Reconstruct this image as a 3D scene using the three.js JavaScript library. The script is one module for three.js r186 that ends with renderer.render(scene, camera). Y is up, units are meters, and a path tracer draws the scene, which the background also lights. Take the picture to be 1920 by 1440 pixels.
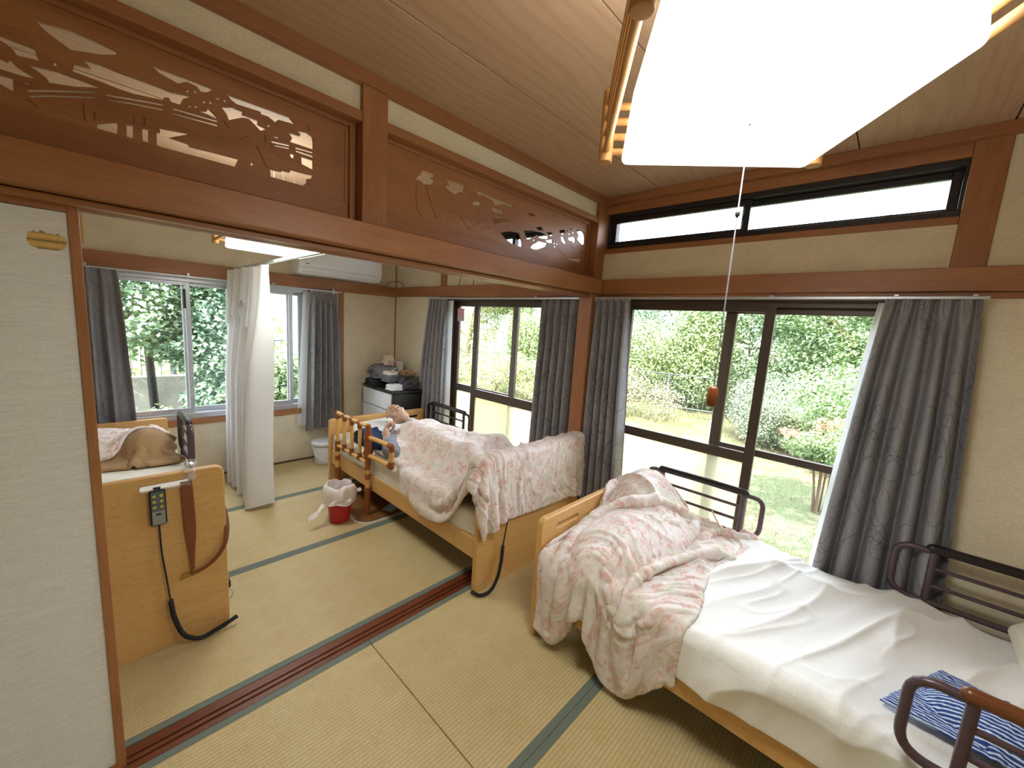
import * as THREE from 'three';
import { RoundedBoxGeometry } from 'three/addons/geometries/RoundedBoxGeometry.js';
import { mergeGeometries } from 'three/addons/utils/BufferGeometryUtils.js';
import { RectAreaLightUniformsLib } from 'three/addons/lights/RectAreaLightUniformsLib.js';

const scene = new THREE.Scene();
const RAD = Math.PI / 180;

// ---------- camera ----------
const camera = new THREE.PerspectiveCamera(2 * Math.atan(720 / 749.125) / RAD, 4 / 3, 0.05, 200);
camera.rotation.order = 'YXZ';
camera.rotation.set(-8.2525 * RAD, -46.7406 * RAD, 3.7117 * RAD);
camera.position.set(0, 1.53, 0);
scene.add(camera);

// ---------- sky, sun, lamps, exposure ----------
const SKY = 4.6;
scene.background = new THREE.Color().setRGB(0.9 * SKY, 1.0 * SKY, 1.13 * SKY);
const sun = new THREE.DirectionalLight(new THREE.Color().setRGB(1, 0.94, 0.84), 11);
sun.position.set(-12, 19, 5);
sun.target.position.set(6, 0, -3);
sun.castShadow = true;
sun.shadow.mapSize.set(2048, 2048);
Object.assign(sun.shadow.camera, { left: -20, right: 20, top: 20, bottom: -20, near: 1, far: 60 });
scene.add(sun, sun.target);
RectAreaLightUniformsLib.init();
const LAMP_NEAR = 15, LAMP_FAR = 13, LAMP_GLOW = 0.75;      // ceiling lamps: area light radiance, glow of the shade
const renderer = new THREE.WebGLRenderer({ antialias: true });
renderer.toneMapping = THREE.LinearToneMapping;
renderer.toneMappingExposure = 1.95;
renderer.shadowMap.enabled = true;

// ---------- helpers ----------
function rng(a) { return () => { a |= 0; a = a + 0x6D2B79F5 | 0; let t = Math.imul(a ^ a >>> 15, 1 | a); t = t + Math.imul(t ^ t >>> 7, 61 | t) ^ t; return ((t ^ t >>> 14) >>> 0) / 4294967296; }; }
const V = (x, y, z) => new THREE.Vector3(x, y, z);
const mix = (a, b, t) => a + (b - a) * t;
const clamp = (x, a, b) => Math.min(b, Math.max(a, x));
const smooth = (a, b, x) => { const t = clamp((x - a) / (b - a), 0, 1); return t * t * (3 - 2 * t); };
// periodic value noise and fbm
const PERM = (() => { const r = rng(77), p = new Float32Array(65536); for (let i = 0; i < p.length; i++) p[i] = r(); return p; })();
function vn(x, y, px = 256, py = 256) {
  const xi = Math.floor(x), yi = Math.floor(y), fx = x - xi, fy = y - yi, u = fx * fx * (3 - 2 * fx), v = fy * fy * (3 - 2 * fy);
  const h = (a, b) => PERM[((((a % px) + px) % px) + (((b % py) + py) % py) * 257) & 65535];
  return mix(mix(h(xi, yi), h(xi + 1, yi), u), mix(h(xi, yi + 1), h(xi + 1, yi + 1), u), v);
}
function fbm(x, y, px, py, o = 4) { let s = 0, a = 0.5, t = 0; for (let i = 0; i < o; i++) { s += a * vn(x, y, px, py); t += a; a *= 0.5; x *= 2; y *= 2; px *= 2; py *= 2; x += 0; } return s / t; }
function vn3(x, y, z) { const zi = Math.floor(z), f = z - zi, w = f * f * (3 - 2 * f); return mix(vn(x + zi * 37.13, y + zi * 17.7, 4096, 4096), vn(x + (zi + 1) * 37.13, y + (zi + 1) * 17.7, 4096, 4096), w); }

function tex(w, h, fn, srgb = true) {
  const d = new Uint8Array(w * h * 4);
  for (let j = 0; j < h; j++) for (let i = 0; i < w; i++) {
    const c = fn((i + 0.5) / w, (j + 0.5) / h), k = (j * w + i) * 4;
    d[k] = clamp(c[0], 0, 255); d[k + 1] = clamp(c[1], 0, 255); d[k + 2] = clamp(c[2], 0, 255); d[k + 3] = 255;
  }
  const t = new THREE.DataTexture(d, w, h);
  t.wrapS = t.wrapT = THREE.RepeatWrapping; t.magFilter = THREE.LinearFilter; t.minFilter = THREE.LinearMipmapLinearFilter; t.generateMipmaps = true;
  if (srgb) t.colorSpace = THREE.SRGBColorSpace;
  t.needsUpdate = true; return t;
}
const hex = (s) => [1, 3, 5].map((i) => parseInt(s.slice(i, i + 2), 16));
const lerp3 = (a, b, t) => [mix(a[0], b[0], t), mix(a[1], b[1], t), mix(a[2], b[2], t)];

// geometry: everything becomes non-indexed with position, normal and uv, uv in metres along the grain axis
function boxUV(g, axis = 'x') {
  g = g.index ? g.toNonIndexed() : g;
  for (const k of Object.keys(g.attributes)) if (!['position', 'normal', 'uv'].includes(k)) g.deleteAttribute(k);
  const p = g.attributes.position, uv = new Float32Array(p.count * 2), a = V(), b = V(), c = V(), n = V();
  const ax = { x: 0, y: 1, z: 2 }[axis];
  for (let i = 0; i < p.count; i += 3) {
    a.fromBufferAttribute(p, i); b.fromBufferAttribute(p, i + 1); c.fromBufferAttribute(p, i + 2);
    n.copy(b).sub(a).cross(c.clone().sub(a));
    const m = [Math.abs(n.x), Math.abs(n.y), Math.abs(n.z)], d = m.indexOf(Math.max(...m));
    const rest = [0, 1, 2].filter((q) => q !== d);
    let U = rest.includes(ax) ? ax : rest[0], W = rest.find((q) => q !== U);
    [a, b, c].forEach((v, k) => { const q = [v.x, v.y, v.z]; uv[(i + k) * 2] = q[U]; uv[(i + k) * 2 + 1] = q[W] + q[d] * 0.37; });
  }
  g.setAttribute('uv', new THREE.BufferAttribute(uv, 2));
  if (!g.attributes.normal) g.computeVertexNormals();
  return g;
}
function bx(x0, x1, y0, y1, z0, z1, bev = 0.004, axis) {
  const sx = Math.abs(x1 - x0), sy = Math.abs(y1 - y0), sz = Math.abs(z1 - z0), m = Math.max(sx, sy, sz);
  bev = Math.min(bev, 0.45 * Math.min(sx, sy, sz));
  const g = bev > 0 ? new RoundedBoxGeometry(sx, sy, sz, bev > 0.012 ? 3 : 1, bev) : new THREE.BoxGeometry(sx, sy, sz);
  g.translate((x0 + x1) / 2, (y0 + y1) / 2, (z0 + z1) / 2);
  return boxUV(g, axis || (m === sx ? 'x' : m === sy ? 'y' : 'z'));
}
function plain(g) { g = g.index ? g.toNonIndexed() : g; for (const k of Object.keys(g.attributes)) if (!['position', 'normal', 'uv'].includes(k)) g.deleteAttribute(k); return g; }
const mg = (...l) => { l = l.flat().map(plain); return l.length > 1 ? mergeGeometries(l) : l[0]; };
function rod(a, b, r, r2 = r, seg = 10) {
  const A = V(...a), B = V(...b), d = B.clone().sub(A), L = d.length();
  const g = new THREE.CylinderGeometry(r2, r, L, seg, 1); g.translate(0, L / 2, 0);
  g.applyQuaternion(new THREE.Quaternion().setFromUnitVectors(V(0, 1, 0), d.normalize())); g.translate(A.x, A.y, A.z);
  return plain(g);
}
function tube(pts, r, seg = 40, rad = 8, tension = 0.5, closed = false) {
  const c = new THREE.CatmullRomCurve3(pts.map((p) => V(...p)), closed, 'catmullrom', tension);
  const g = new THREE.TubeGeometry(c, seg, r, rad, closed);
  const l = [plain(g)];
  if (!closed) for (const p of [pts[0], pts[pts.length - 1]]) l.push(plain(new THREE.SphereGeometry(r, rad, 6).translate(...p)));
  return mg(l);
}
// a bent bar: straight legs with rounded corners
function bent(pts, r, fillet = 0.06, rad = 8) {
  const P = pts.map((p) => V(...p)), path = new THREE.CurvePath();
  let prev = P[0];
  for (let i = 1; i < P.length - 1; i++) {
    const a = P[i].clone().sub(P[i - 1]), b = P[i + 1].clone().sub(P[i]);
    const f = Math.min(fillet, a.length() * 0.49, b.length() * 0.49);
    const s = P[i].clone().addScaledVector(a.normalize(), -f), e = P[i].clone().addScaledVector(b.normalize(), f);
    path.add(new THREE.LineCurve3(prev, s)); path.add(new THREE.QuadraticBezierCurve3(s, P[i], e)); prev = e;
  }
  path.add(new THREE.LineCurve3(prev, P[P.length - 1]));
  const g = new THREE.TubeGeometry(path, 12 * P.length, r, rad, false);
  return mg(plain(g), plain(new THREE.SphereGeometry(r, rad, 6).translate(...pts[0])), plain(new THREE.SphereGeometry(r, rad, 6).translate(...pts[pts.length - 1])));
}
function lathe(prof, seg = 28) { return plain(new THREE.LatheGeometry(prof.map(([r, y]) => new THREE.Vector2(r, y)), seg)); }
function ext(pts, holes, depth, bev = 0, opt = {}) {
  const s = new THREE.Shape(pts.map(([x, y]) => new THREE.Vector2(x, y)));
  for (const h of holes || []) s.holes.push(new THREE.Path(h.map(([x, y]) => new THREE.Vector2(x, y))));
  return plain(new THREE.ExtrudeGeometry(s, { depth, bevelEnabled: bev > 0, bevelSize: bev, bevelThickness: bev, bevelSegments: 2, steps: 1, curveSegments: 6, ...opt }));
}
function rrect(x0, x1, y0, y1, r, n = 5) {
  const o = [], c = [[x1 - r, y0 + r, -90], [x1 - r, y1 - r, 0], [x0 + r, y1 - r, 90], [x0 + r, y0 + r, 180]];
  for (const [x, y, a] of c) for (let k = 0; k <= n; k++) { const t = (a + 90 * k / n) * RAD; o.push([x + r * Math.cos(t), y + r * Math.sin(t)]); }
  return o;
}
// a grid surface: f(u, v) -> [x, y, z]
function grid(nu, nv, f, uvs = [1, 1]) {
  const pos = new Float32Array((nu + 1) * (nv + 1) * 3), uv = new Float32Array((nu + 1) * (nv + 1) * 2), ix = [];
  for (let j = 0; j <= nv; j++) for (let i = 0; i <= nu; i++) {
    const k = j * (nu + 1) + i, p = f(i / nu, j / nv); pos.set(p, k * 3); uv[k * 2] = i / nu * uvs[0]; uv[k * 2 + 1] = j / nv * uvs[1];
    if (i < nu && j < nv) ix.push(k, k + 1, k + nu + 2, k, k + nu + 2, k + nu + 1);
  }
  const g = new THREE.BufferGeometry(); g.setAttribute('position', new THREE.BufferAttribute(pos, 3)); g.setAttribute('uv', new THREE.BufferAttribute(uv, 2)); g.setIndex(ix); g.computeVertexNormals();
  return g;
}
// a sheet with thickness t grown from a grid of points
function thick(nu, nv, P, t, uvs) {
  const mid = grid(nu, nv, (u, v) => P[Math.round(v * nv) * (nu + 1) + Math.round(u * nu)], uvs), n = mid.attributes.normal, p = mid.attributes.position, uv = mid.attributes.uv, N = p.count;
  const pos = new Float32Array(N * 6), uu = new Float32Array(N * 4), ix = [];
  for (let k = 0; k < N; k++) {
    const i = k % (nu + 1), j = (k / (nu + 1)) | 0, e = Math.min(i, nu - i, j, nv - j), h = t * (e === 0 ? 0.45 : e === 1 ? 0.85 : 1);
    for (const [q, s] of [[k, h], [k + N, -h]]) { pos[q * 3] = p.getX(k) + n.getX(k) * s; pos[q * 3 + 1] = p.getY(k) + n.getY(k) * s; pos[q * 3 + 2] = p.getZ(k) + n.getZ(k) * s; uu[q * 2] = uv.getX(k); uu[q * 2 + 1] = uv.getY(k); }
  }
  const a = mid.index.array; for (let i = 0; i < a.length; i += 3) { ix.push(a[i], a[i + 1], a[i + 2], a[i] + N, a[i + 2] + N, a[i + 1] + N); }
  const rim = []; for (let i = 0; i < nu; i++) rim.push(i); for (let j = 0; j < nv; j++) rim.push(j * (nu + 1) + nu); for (let i = nu; i > 0; i--) rim.push(nv * (nu + 1) + i); for (let j = nv; j > 0; j--) rim.push(j * (nu + 1));
  rim.forEach((r, i) => { const s = rim[(i + 1) % rim.length]; ix.push(r, r + N, s, s, r + N, s + N); });
  const g = new THREE.BufferGeometry(); g.setAttribute('position', new THREE.BufferAttribute(pos, 3)); g.setAttribute('uv', new THREE.BufferAttribute(uu, 2)); g.setIndex(ix); g.computeVertexNormals();
  return g;
}

// scene objects
const taken = {};
function numbered(n) { taken[n] = (taken[n] ?? -1) + 1; return taken[n] ? n + '_' + String(taken[n]).padStart(3, '0') : n; }
function mesh(name, geo, mat, parent) { const m = new THREE.Mesh(geo, mat); m.name = name; m.castShadow = m.receiveShadow = true; parent.add(m); return m; }
function thing(name, label, category, pos = [0, 0, 0], turn = 0, group) {
  const o = new THREE.Group(); o.name = numbered(name); o.position.set(...pos); o.rotation.y = turn; o.userData = { label, category }; if (group) o.userData.group = group; scene.add(o); return o;
}
function single(name, geo, mat, label, category, group) {
  const m = mesh(numbered(name), geo, mat, scene); m.userData = { label, category }; if (group) m.userData.group = group; return m;
}
function structure(name, label) { const o = new THREE.Group(); o.name = name; o.userData = { label, category: name.split('_')[0], kind: 'structure' }; scene.add(o); return o; }

// ---------- textures and materials ----------
const std = (o) => new THREE.MeshStandardMaterial({ roughness: 0.7, metalness: 0, ...o });
const phys = (o) => new THREE.MeshPhysicalMaterial({ roughness: 0.7, ...o });
const rep = (t, x, y) => { const c = t.clone(); c.repeat.set(x, y); c.needsUpdate = true; return c; };
function woodTex(c0, c1, c2, rings, fine, seed, w = 1024, h = 512) {
  const A = hex(c0), B = hex(c1), C = hex(c2);
  return tex(w, h, (u, v) => {
    const warp = fbm(u * 4 + seed, v * 4 + seed, 4, 4, 3) - 0.5;
    const r = fbm(u * 2 + seed, v * rings + warp * rings * 0.35, 2, rings, 3);
    const g = vn(u * 24, v * fine, 24, fine), g2 = vn(u * 60 + 9, v * fine * 0.5 + 5, 60, fine >> 1);
    let t = clamp(r * 1.4 - 0.2, 0, 1);
    let c = lerp3(A, B, t); c = lerp3(c, C, clamp((g - 0.62) * 1.6, 0, 1) * 0.55 + clamp((g2 - 0.7) * 1.5, 0, 1) * 0.3);
    return c;
  });
}
const T = {
  beam: woodTex('#94603a', '#a8734a', '#774a2c', 12, 220, 3),
  ceil: tex(1024, 512, (u, v) => {   // printed cathedral grain
    const w = fbm(u * 3, v * 3, 3, 3, 3), y = v + (w - 0.5) * 0.28, ring = Math.pow(Math.abs(Math.sin((y * 9 + fbm(u * 2 + 5, v * 4, 2, 4, 2) * 1.6) * Math.PI)), 6);
    const g = vn(u * 30, v * 190, 30, 190);
    return lerp3(lerp3(hex('#b89678'), hex('#c2a184'), w), hex('#9a795c'), ring * 0.22 + (g > 0.66 ? 0.24 : 0) * (0.4 + w * 0.6));
  }),
  bed: tex(1024, 512, (u, v) => {
    const w = fbm(u * 3 + 2, v * 5, 3, 5, 3), g = vn(u * 70, v * 300, 70, 300), r = fbm(u * 2, v * 20 + w * 4, 2, 20, 2);
    return lerp3(lerp3(hex('#cd9f60'), hex('#d8ac6d'), r), hex('#b8874a'), (g > 0.68 ? 0.35 : 0) + (w - 0.5) * 0.25);
  }),
  tatami: tex(512, 512, (u, v) => {   // ribs run along u: 16 ribs over the tile, rush stalks cross them
    const rib = Math.abs(Math.sin(v * 16 * Math.PI)), row = Math.floor(v * 16), st = PERM[(Math.floor(u * 128 + (row % 2) * 0.5) * 31 + row * 977) & 65535];
    const gap = Math.abs(((u * 128 + (row % 2) * 0.5) % 1) - 0.5) > 0.42 ? 0.16 : 0, cloud = fbm(u * 4, v * 4, 4, 4, 3);
    let c = lerp3(hex('#cdb98a'), hex('#c0a976'), st * 0.9); c = lerp3(c, hex('#d8c89e'), (cloud - 0.4) * 0.6);
    return lerp3(c, hex('#9a8556'), clamp((1 - Math.pow(rib, 0.45)) * 0.62 + gap, 0, 0.7));
  }),
  tatamiB: tex(512, 512, (u, v) => { const r = Math.pow(Math.abs(Math.sin(v * 16 * Math.PI)), 0.5) * 210, s = PERM[(Math.floor(u * 128) * 13 + Math.floor(v * 16) * 71) & 65535] * 45; return [r + s, r + s, r + s]; }, false),
  heri: tex(256, 64, (u, v) => { const a = Math.sin((u * 48 + (Math.floor(v * 12) % 2) * 0.5) * Math.PI * 2), n = vn(u * 120, v * 40, 120, 40); return lerp3(hex('#757e72'), hex('#606a5f'), clamp(0.5 + a * 0.3 + (n - 0.5) * 0.5, 0, 1)); }),
  plaster: tex(512, 512, (u, v) => { const n = vn(u * 170, v * 170, 170, 170), m = fbm(u * 6, v * 6, 6, 6, 3), l = vn(u * 40, v * 250, 40, 250); const k = (n - 0.5) * 12 + (m - 0.5) * 12 + (l - 0.5) * 8; return [220 + k, 209 + k, 183 + k * 0.9]; }),
  plasterB: tex(512, 512, (u, v) => { const n = fbm(u * 120, v * 120, 120, 120, 2) * 255; return [n, n, n]; }, false),
  paper: tex(512, 512, (u, v) => { const n = vn(u * 14, v * 240, 14, 240), m = vn(u * 120, v * 160, 120, 160), k = (n - 0.5) * 12 + (m - 0.5) * 10; return [213 + k, 213 + k, 211 + k]; }),
  curtain: tex(1024, 1024, (() => {   // woven grey cloth with a dark scribbled line pattern
    const W = 1024, buf = new Float32Array(W * W), r = rng(41);
    for (let s = 0; s < 60; s++) {
      let x = r() * W, y = r() * W, a = r() * 6.28, k = (r() - 0.5) * 0.05;
      for (let i = 0; i < 420; i++) { if (i % 70 === 0) k = (r() - 0.5) * 0.06; a += k; x += Math.cos(a) * 0.8; y += Math.sin(a) * 1.3; const q = ((y % W + W) % W | 0) * W + ((x % W + W) % W | 0); buf[q] = 1; for (const o of [1, W, W + 1]) { const z = (q + o) % (W * W); buf[z] = Math.max(buf[z], 0.8); } }
    }
    return (u, v) => { const n = vn(u * 300, v * 60, 300, 60), m = fbm(u * 8, v * 8, 8, 8, 2); let k = (n - 0.5) * 18 + (m - 0.5) * 10; const c = [132 + k, 130 + k, 134 + k]; return lerp3(c, [50, 48, 52], buf[(v * W | 0) * W + (u * W | 0)] * 0.85); };
  })()),
  quilt: tex(1024, 1024, (u, v) => {   // faded floral print: small pink blotches, pale green leaves on a light ground
    const a = fbm(u * 30, v * 30, 30, 30, 3), b = fbm(u * 24 + 7, v * 24 + 3, 24, 24, 3), c = fbm(u * 80 + 3, v * 80, 80, 80, 2), d = vn(u * 150, v * 150, 150, 150);
    let q = hex('#dfd5d1'); q = lerp3(q, hex('#d6b6ad'), smooth(0.45, 0.62, a) * (0.35 + 0.65 * smooth(0.4, 0.6, c))); q = lerp3(q, hex('#c6cbb0'), smooth(0.55, 0.66, b) * smooth(0.4, 0.55, d) * 0.75);
    q = lerp3(q, hex('#cfa59b'), smooth(0.6, 0.7, c) * 0.45 * smooth(0.42, 0.6, a));
    return lerp3(q, hex('#ece6e2'), smooth(0.6, 0.75, d) * 0.25);
  }),
  stripe: tex(256, 256, (u, v) => { const s = Math.sin(v * 20 * Math.PI * 2 + Math.sin(u * 6.28) * 0.5), n = vn(u * 120, v * 120, 120, 120); return lerp3(hex('#1b3f86'), hex('#d8e2ee'), smooth(0.1, 0.45, s) * (0.8 + 0.2 * n)); }),
  ground: tex(1024, 1024, (u, v) => {
    const a = fbm(u * 10, v * 10, 10, 10, 4), b = vn(u * 300, v * 300, 300, 300), c = fbm(u * 60, v * 60, 60, 60, 2);
    let q = lerp3(hex('#776f56'), hex('#5f6a46'), smooth(0.42, 0.62, a)); q = lerp3(q, hex('#47452f'), smooth(0.55, 0.75, b) * 0.5); return lerp3(q, hex('#8d8468'), smooth(0.55, 0.7, c) * 0.5);
  }),
  concrete: tex(256, 256, (u, v) => { const n = fbm(u * 12, v * 12, 12, 12, 4), m = vn(u * 120, v * 120, 120, 120); const k = (n - 0.5) * 40 + (m - 0.5) * 16; return [176 + k, 172 + k, 164 + k]; }),
  skin: tex(256, 256, (u, v) => { const n = fbm(u * 14, v * 14, 14, 14, 3), m = vn(u * 90, v * 90, 90, 90); const k = (n - 0.5) * 26 + (m - 0.5) * 10; return [194 + k * 0.7, 156 + k, 134 + k]; }),
  cloth: tex(256, 256, (u, v) => { const n = vn(u * 128, v * 128, 128, 128), m = vn(u * 128, v * 16, 128, 16); const k = (n - 0.5) * 10 + (m - 0.5) * 6; return [236 + k, 236 + k, 234 + k]; }),
  fuzz: tex(256, 256, (u, v) => { const n = fbm(u * 30, v * 30, 30, 30, 3), m = vn(u * 128, v * 128, 128, 128); const k = (n - 0.5) * 14 + (m - 0.5) * 18; return [158 + k, 128 + k, 92 + k * 0.8]; }),
};
const wood = (t, o = {}) => std({ map: rep(t, 0.55, 1.6), roughness: 0.5, ...o });
const MT = {
  beam: wood(T.beam, { roughness: 0.42 }),
  sillWood: wood(T.beam, { roughness: 0.35, color: 0xb08a80 }),
  ceil: std({ map: rep(T.ceil, 0.6, 2.1), roughness: 0.55 }),
  ceilB: std({ map: (() => { const t = rep(T.ceil, 0.6, 2.1); t.offset.set(0.37, 0.5); return t; })(), roughness: 0.55 }),
  bed: std({ map: rep(T.bed, 0.7, 1.4), roughness: 0.4 }),
  lampWood: std({ map: rep(T.bed, 2, 5), color: 0xe0d2c6, roughness: 0.5 }),
  tatami: std({ map: rep(T.tatami, 1 / 0.24, 1 / 0.24), bumpMap: rep(T.tatamiB, 1 / 0.24, 1 / 0.24), bumpScale: 0.0016, roughness: 0.6 }),
  heri: std({ map: rep(T.heri, 6, 12), roughness: 0.75 }),
  plaster: std({ map: rep(T.plaster, 1.4, 1.4), bumpMap: rep(T.plasterB, 2, 2), bumpScale: 0.0008, roughness: 0.92 }),
  paper: std({ map: rep(T.paper, 1.6, 1.6), roughness: 0.9 }),
  bronze: std({ color: 0x4a3d34, roughness: 0.38, metalness: 0.35 }),
  bronzeDark: std({ color: 0x2c2a2c, roughness: 0.4, metalness: 0.3 }),
  alu: std({ color: 0xb9bcc2, roughness: 0.35, metalness: 0.6 }),
  glass: phys({ color: 0xffffff, roughness: 0.0, transmission: 1, thickness: 0, ior: 1.45 }),
  frost: phys({ color: 0xf4f0de, roughness: 0.55, transmission: 1, thickness: 0, ior: 1.3 }),
  curtain: std({ map: rep(T.curtain, 1, 1), roughness: 0.85, side: THREE.DoubleSide }),
  sheer: phys({ color: 0xf4f6f8, roughness: 0.95, transmission: 0.45, thickness: 0, side: THREE.DoubleSide }),
  ward: phys({ color: 0xf6f6f6, roughness: 0.95, transmission: 0.4, thickness: 0, side: THREE.DoubleSide }),
  quilt: std({ map: T.quilt, roughness: 0.85 }),
  sheet: std({ map: rep(T.cloth, 4, 4), roughness: 0.85 }),
  sheetWarm: std({ map: rep(T.cloth, 4, 4), color: 0xf4f0e6, roughness: 0.85 }),
  fuzz: std({ map: rep(T.fuzz, 3, 3), roughness: 1 }),
  stripe: std({ map: rep(T.stripe, 3.6, 3.6), roughness: 0.85 }),
  purple: std({ color: 0x54434a, roughness: 0.35, metalness: 0.25 }),
  blackMetal: std({ color: 0x2e2c31, roughness: 0.35, metalness: 0.3 }),
  grip: std({ color: 0x1d1719, roughness: 0.3 }),
  gripBrown: std({ color: 0x6b3d22, roughness: 0.3 }),
  black: std({ color: 0x1b1c20, roughness: 0.5 }),
  blackCloth: std({ color: 0x26252a, roughness: 0.95 }),
  whitePlastic: std({ color: 0xdcdedf, roughness: 0.4 }),
  acWhite: std({ color: 0xe4e6ea, roughness: 0.35 }),
  cane: std({ color: 0xd5a355, roughness: 0.28 }),
  joint: std({ color: 0x8a4a20, roughness: 0.32 }),
  red: std({ color: 0xb41f24, roughness: 0.35 }),
  bag: phys({ color: 0xfbf4f4, roughness: 0.4, transmission: 0.2, thickness: 0, side: THREE.DoubleSide }),
  clear: phys({ color: 0xf6f8fa, roughness: 0.15, transmission: 0.8, thickness: 0, side: THREE.DoubleSide }),
  navy: std({ color: 0x1c2f55, roughness: 0.9 }),
  leather: std({ color: 0x7c4322, roughness: 0.5 }),
  brass: std({ color: 0xb08d4a, roughness: 0.35, metalness: 0.8 }),
  chrome: std({ color: 0xc8c8c4, roughness: 0.25, metalness: 0.9 }),
  greyCloth: std({ color: 0x77787e, roughness: 0.95 }),
  darkCloth: std({ color: 0x4b474d, roughness: 0.95 }),
  towel: std({ color: 0xe6e0d4, roughness: 0.98 }),
  cardboard: std({ color: 0xe9dcc0, roughness: 0.8 }),
  redPrint: std({ color: 0xc4574c, roughness: 0.6 }),
  skin: std({ map: rep(T.skin, 6, 6), roughness: 0.55 }),
  concrete: std({ map: rep(T.concrete, 0.5, 0.5), roughness: 0.95 }),
  ground: std({ map: rep(T.ground, 0.16, 0.16), roughness: 1 }),
  bark: std({ color: 0x6b5644, roughness: 0.95 }),
  fence: std({ color: 0x525a56, roughness: 0.6, metalness: 0.3 }),
  green: std({ color: 0x1f7a6a, roughness: 0.5 }),
};
// ---------- room shell ----------
const XW = 2.52, ZF = -4.345, ZB = 1.1, XL = -1.05, YC = 2.43;
{
  const f = structure('floor', 'straw tatami floor with grey green cloth edges across both rooms');
  mesh('subfloor', bx(XL - 0.14, XW + 0.14, -0.62, -0.052, ZF - 0.14, ZB + 0.14, 0), MT.concrete, f);
  const rows = [[-1.72, -2.594], [-2.594, -3.49], [-3.49, ZF + 0.001], [-1.613, -0.735], [-0.735, 0.14], [0.14, ZB]];
  rows.forEach(([a, b], i) => {
    const z0 = Math.min(a, b) + 0.0008, z1 = Math.max(a, b) - 0.0008, seam = i < 3 ? -0.12 : 0.83;
    for (const [x0, x1] of [[XL, seam - 0.0012], [seam + 0.0012, XW]]) {
      const m = mesh('tatami_mat', bx(x0, x1, -0.05, 0, z0, z1, 0.0025, 'x'), MT.tatami, f);
      for (const [p, q] of [[z0, z0 + 0.031], [z1 - 0.031, z1]]) mesh('cloth_edge', bx(x0, x1, -0.01, 0.0016, p, q, 0.0008, 'x'), MT.heri, m);
    }
  });
}
{
  const t = structure('trim_1', 'dark grooved wooden door sill between the two rooms');
  mesh('sill', mg(bx(XL, XW - 0.06, -0.05, -0.006, -1.719, -1.614, 0, 'x'), ...[[-1.641, -1.6145], [-1.668, -1.651], [-1.7185, -1.678]].map(([a, b]) => bx(XL, XW - 0.06, -0.02, 0.001, a, b, 0.002, 'x'))), MT.sillWood, t);
  const k = structure('trim_2', 'brown wooden head rail with two grooves over the sliding door opening');
  mesh('head_rail', mg(bx(XL, XW - 0.08, 1.785, 1.81, -1.72, -1.6, 0, 'x'), ...[[-1.64, -1.6], [-1.672, -1.653], [-1.72, -1.685]].map(([a, b]) => bx(XL, XW - 0.08, 1.77, 1.79, a, b, 0.002, 'x'))), MT.beam, k);
  const n = structure('trim_3', 'broad brown wooden beam below the carved transoms');
  mesh('beam', bx(XL, XW - 0.01, 1.79, 1.888, -1.6, -1.535, 0.004, 'x'), MT.beam, n);
  mesh('beam', bx(XL, XW - 0.01, 1.79, 1.888, -1.787, -1.72, 0.004, 'x'), MT.beam, n);
  mesh('beam_core', bx(XL, XW - 0.08, 1.81, 1.885, -1.72, -1.6, 0, 'x'), MT.beam, n);
  const p = structure('trim_4', 'square brown wooden post between the two carved transoms');
  mesh('post', bx(0.757, 0.861, 1.888, YC, -1.675, -1.57, 0.004, 'y'), MT.beam, p);
  const c = structure('trim_5', 'brown wooden corner post where the transom meets the window wall');
  mesh('post', bx(2.415, XW + 0.02, 0, YC, -1.675, -1.566, 0.004, 'y'), MT.beam, c);
  const u = structure('trim_6', 'slim brown wooden rail along the top of the carved transoms');
  mesh('rail', bx(XL, 0.757, 2.257, 2.293, -1.7, -1.572, 0.003, 'x'), MT.beam, u);
  mesh('rail', bx(0.861, 2.415, 2.257, 2.293, -1.7, -1.572, 0.003, 'x'), MT.beam, u);
  const w = structure('wall_middle', 'narrow plaster strip between the carved transoms and the ceiling');
  mesh('plaster_panel', bx(XL, 0.757, 2.293, YC, -1.67, -1.592, 0, 'x'), MT.plaster, w);
  mesh('plaster_panel', bx(0.861, 2.415, 2.293, YC, -1.67, -1.592, 0, 'x'), MT.plaster, w);
}
{
  const c = structure('ceiling', 'brown wood grain ceiling boards with narrow joints');
  mesh('backing', bx(XL - 0.14, XW + 0.14, YC + 0.02, YC + 0.06, ZF - 0.14, ZB + 0.14, 0), MT.black, c);
  const rows = [[-1.6, -1.194], [-1.194, -0.722], [-0.722, -0.25], [-0.25, 0.205], [0.205, 0.66], [0.66, ZB], [ZF, -3.9], [-3.9, -3.44], [-3.44, -2.98], [-2.98, -2.52], [-2.52, -2.06], [-2.06, -1.68]];
  rows.forEach(([a, b], i) => mesh('ceiling_board', bx(XL, XW, YC, YC + 0.018, a + 0.0025, b - 0.0025, 0.002, 'x').translate(0, (i % 3) * 0.0006, 0), i % 2 ? MT.ceil : MT.ceilB, c));
  const m = structure('trim_7', 'brown wooden moulding along the ceiling edges');
  for (const g of [bx(XL, XW, 2.385, YC, -1.592, -1.553, 0.003, 'x'), bx(XL, XW, 2.385, YC, -1.72, -1.69, 0.003, 'x'), bx(2.478, XW, 2.385, YC, -1.553, ZB, 0.003, 'z'), bx(2.478, XW, 2.385, YC, ZF, -1.72, 0.003, 'z'), bx(XL, XW, 2.385, YC, ZF, ZF + 0.042, 0.003, 'x')]) mesh('moulding', g, MT.beam, m);
}
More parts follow.
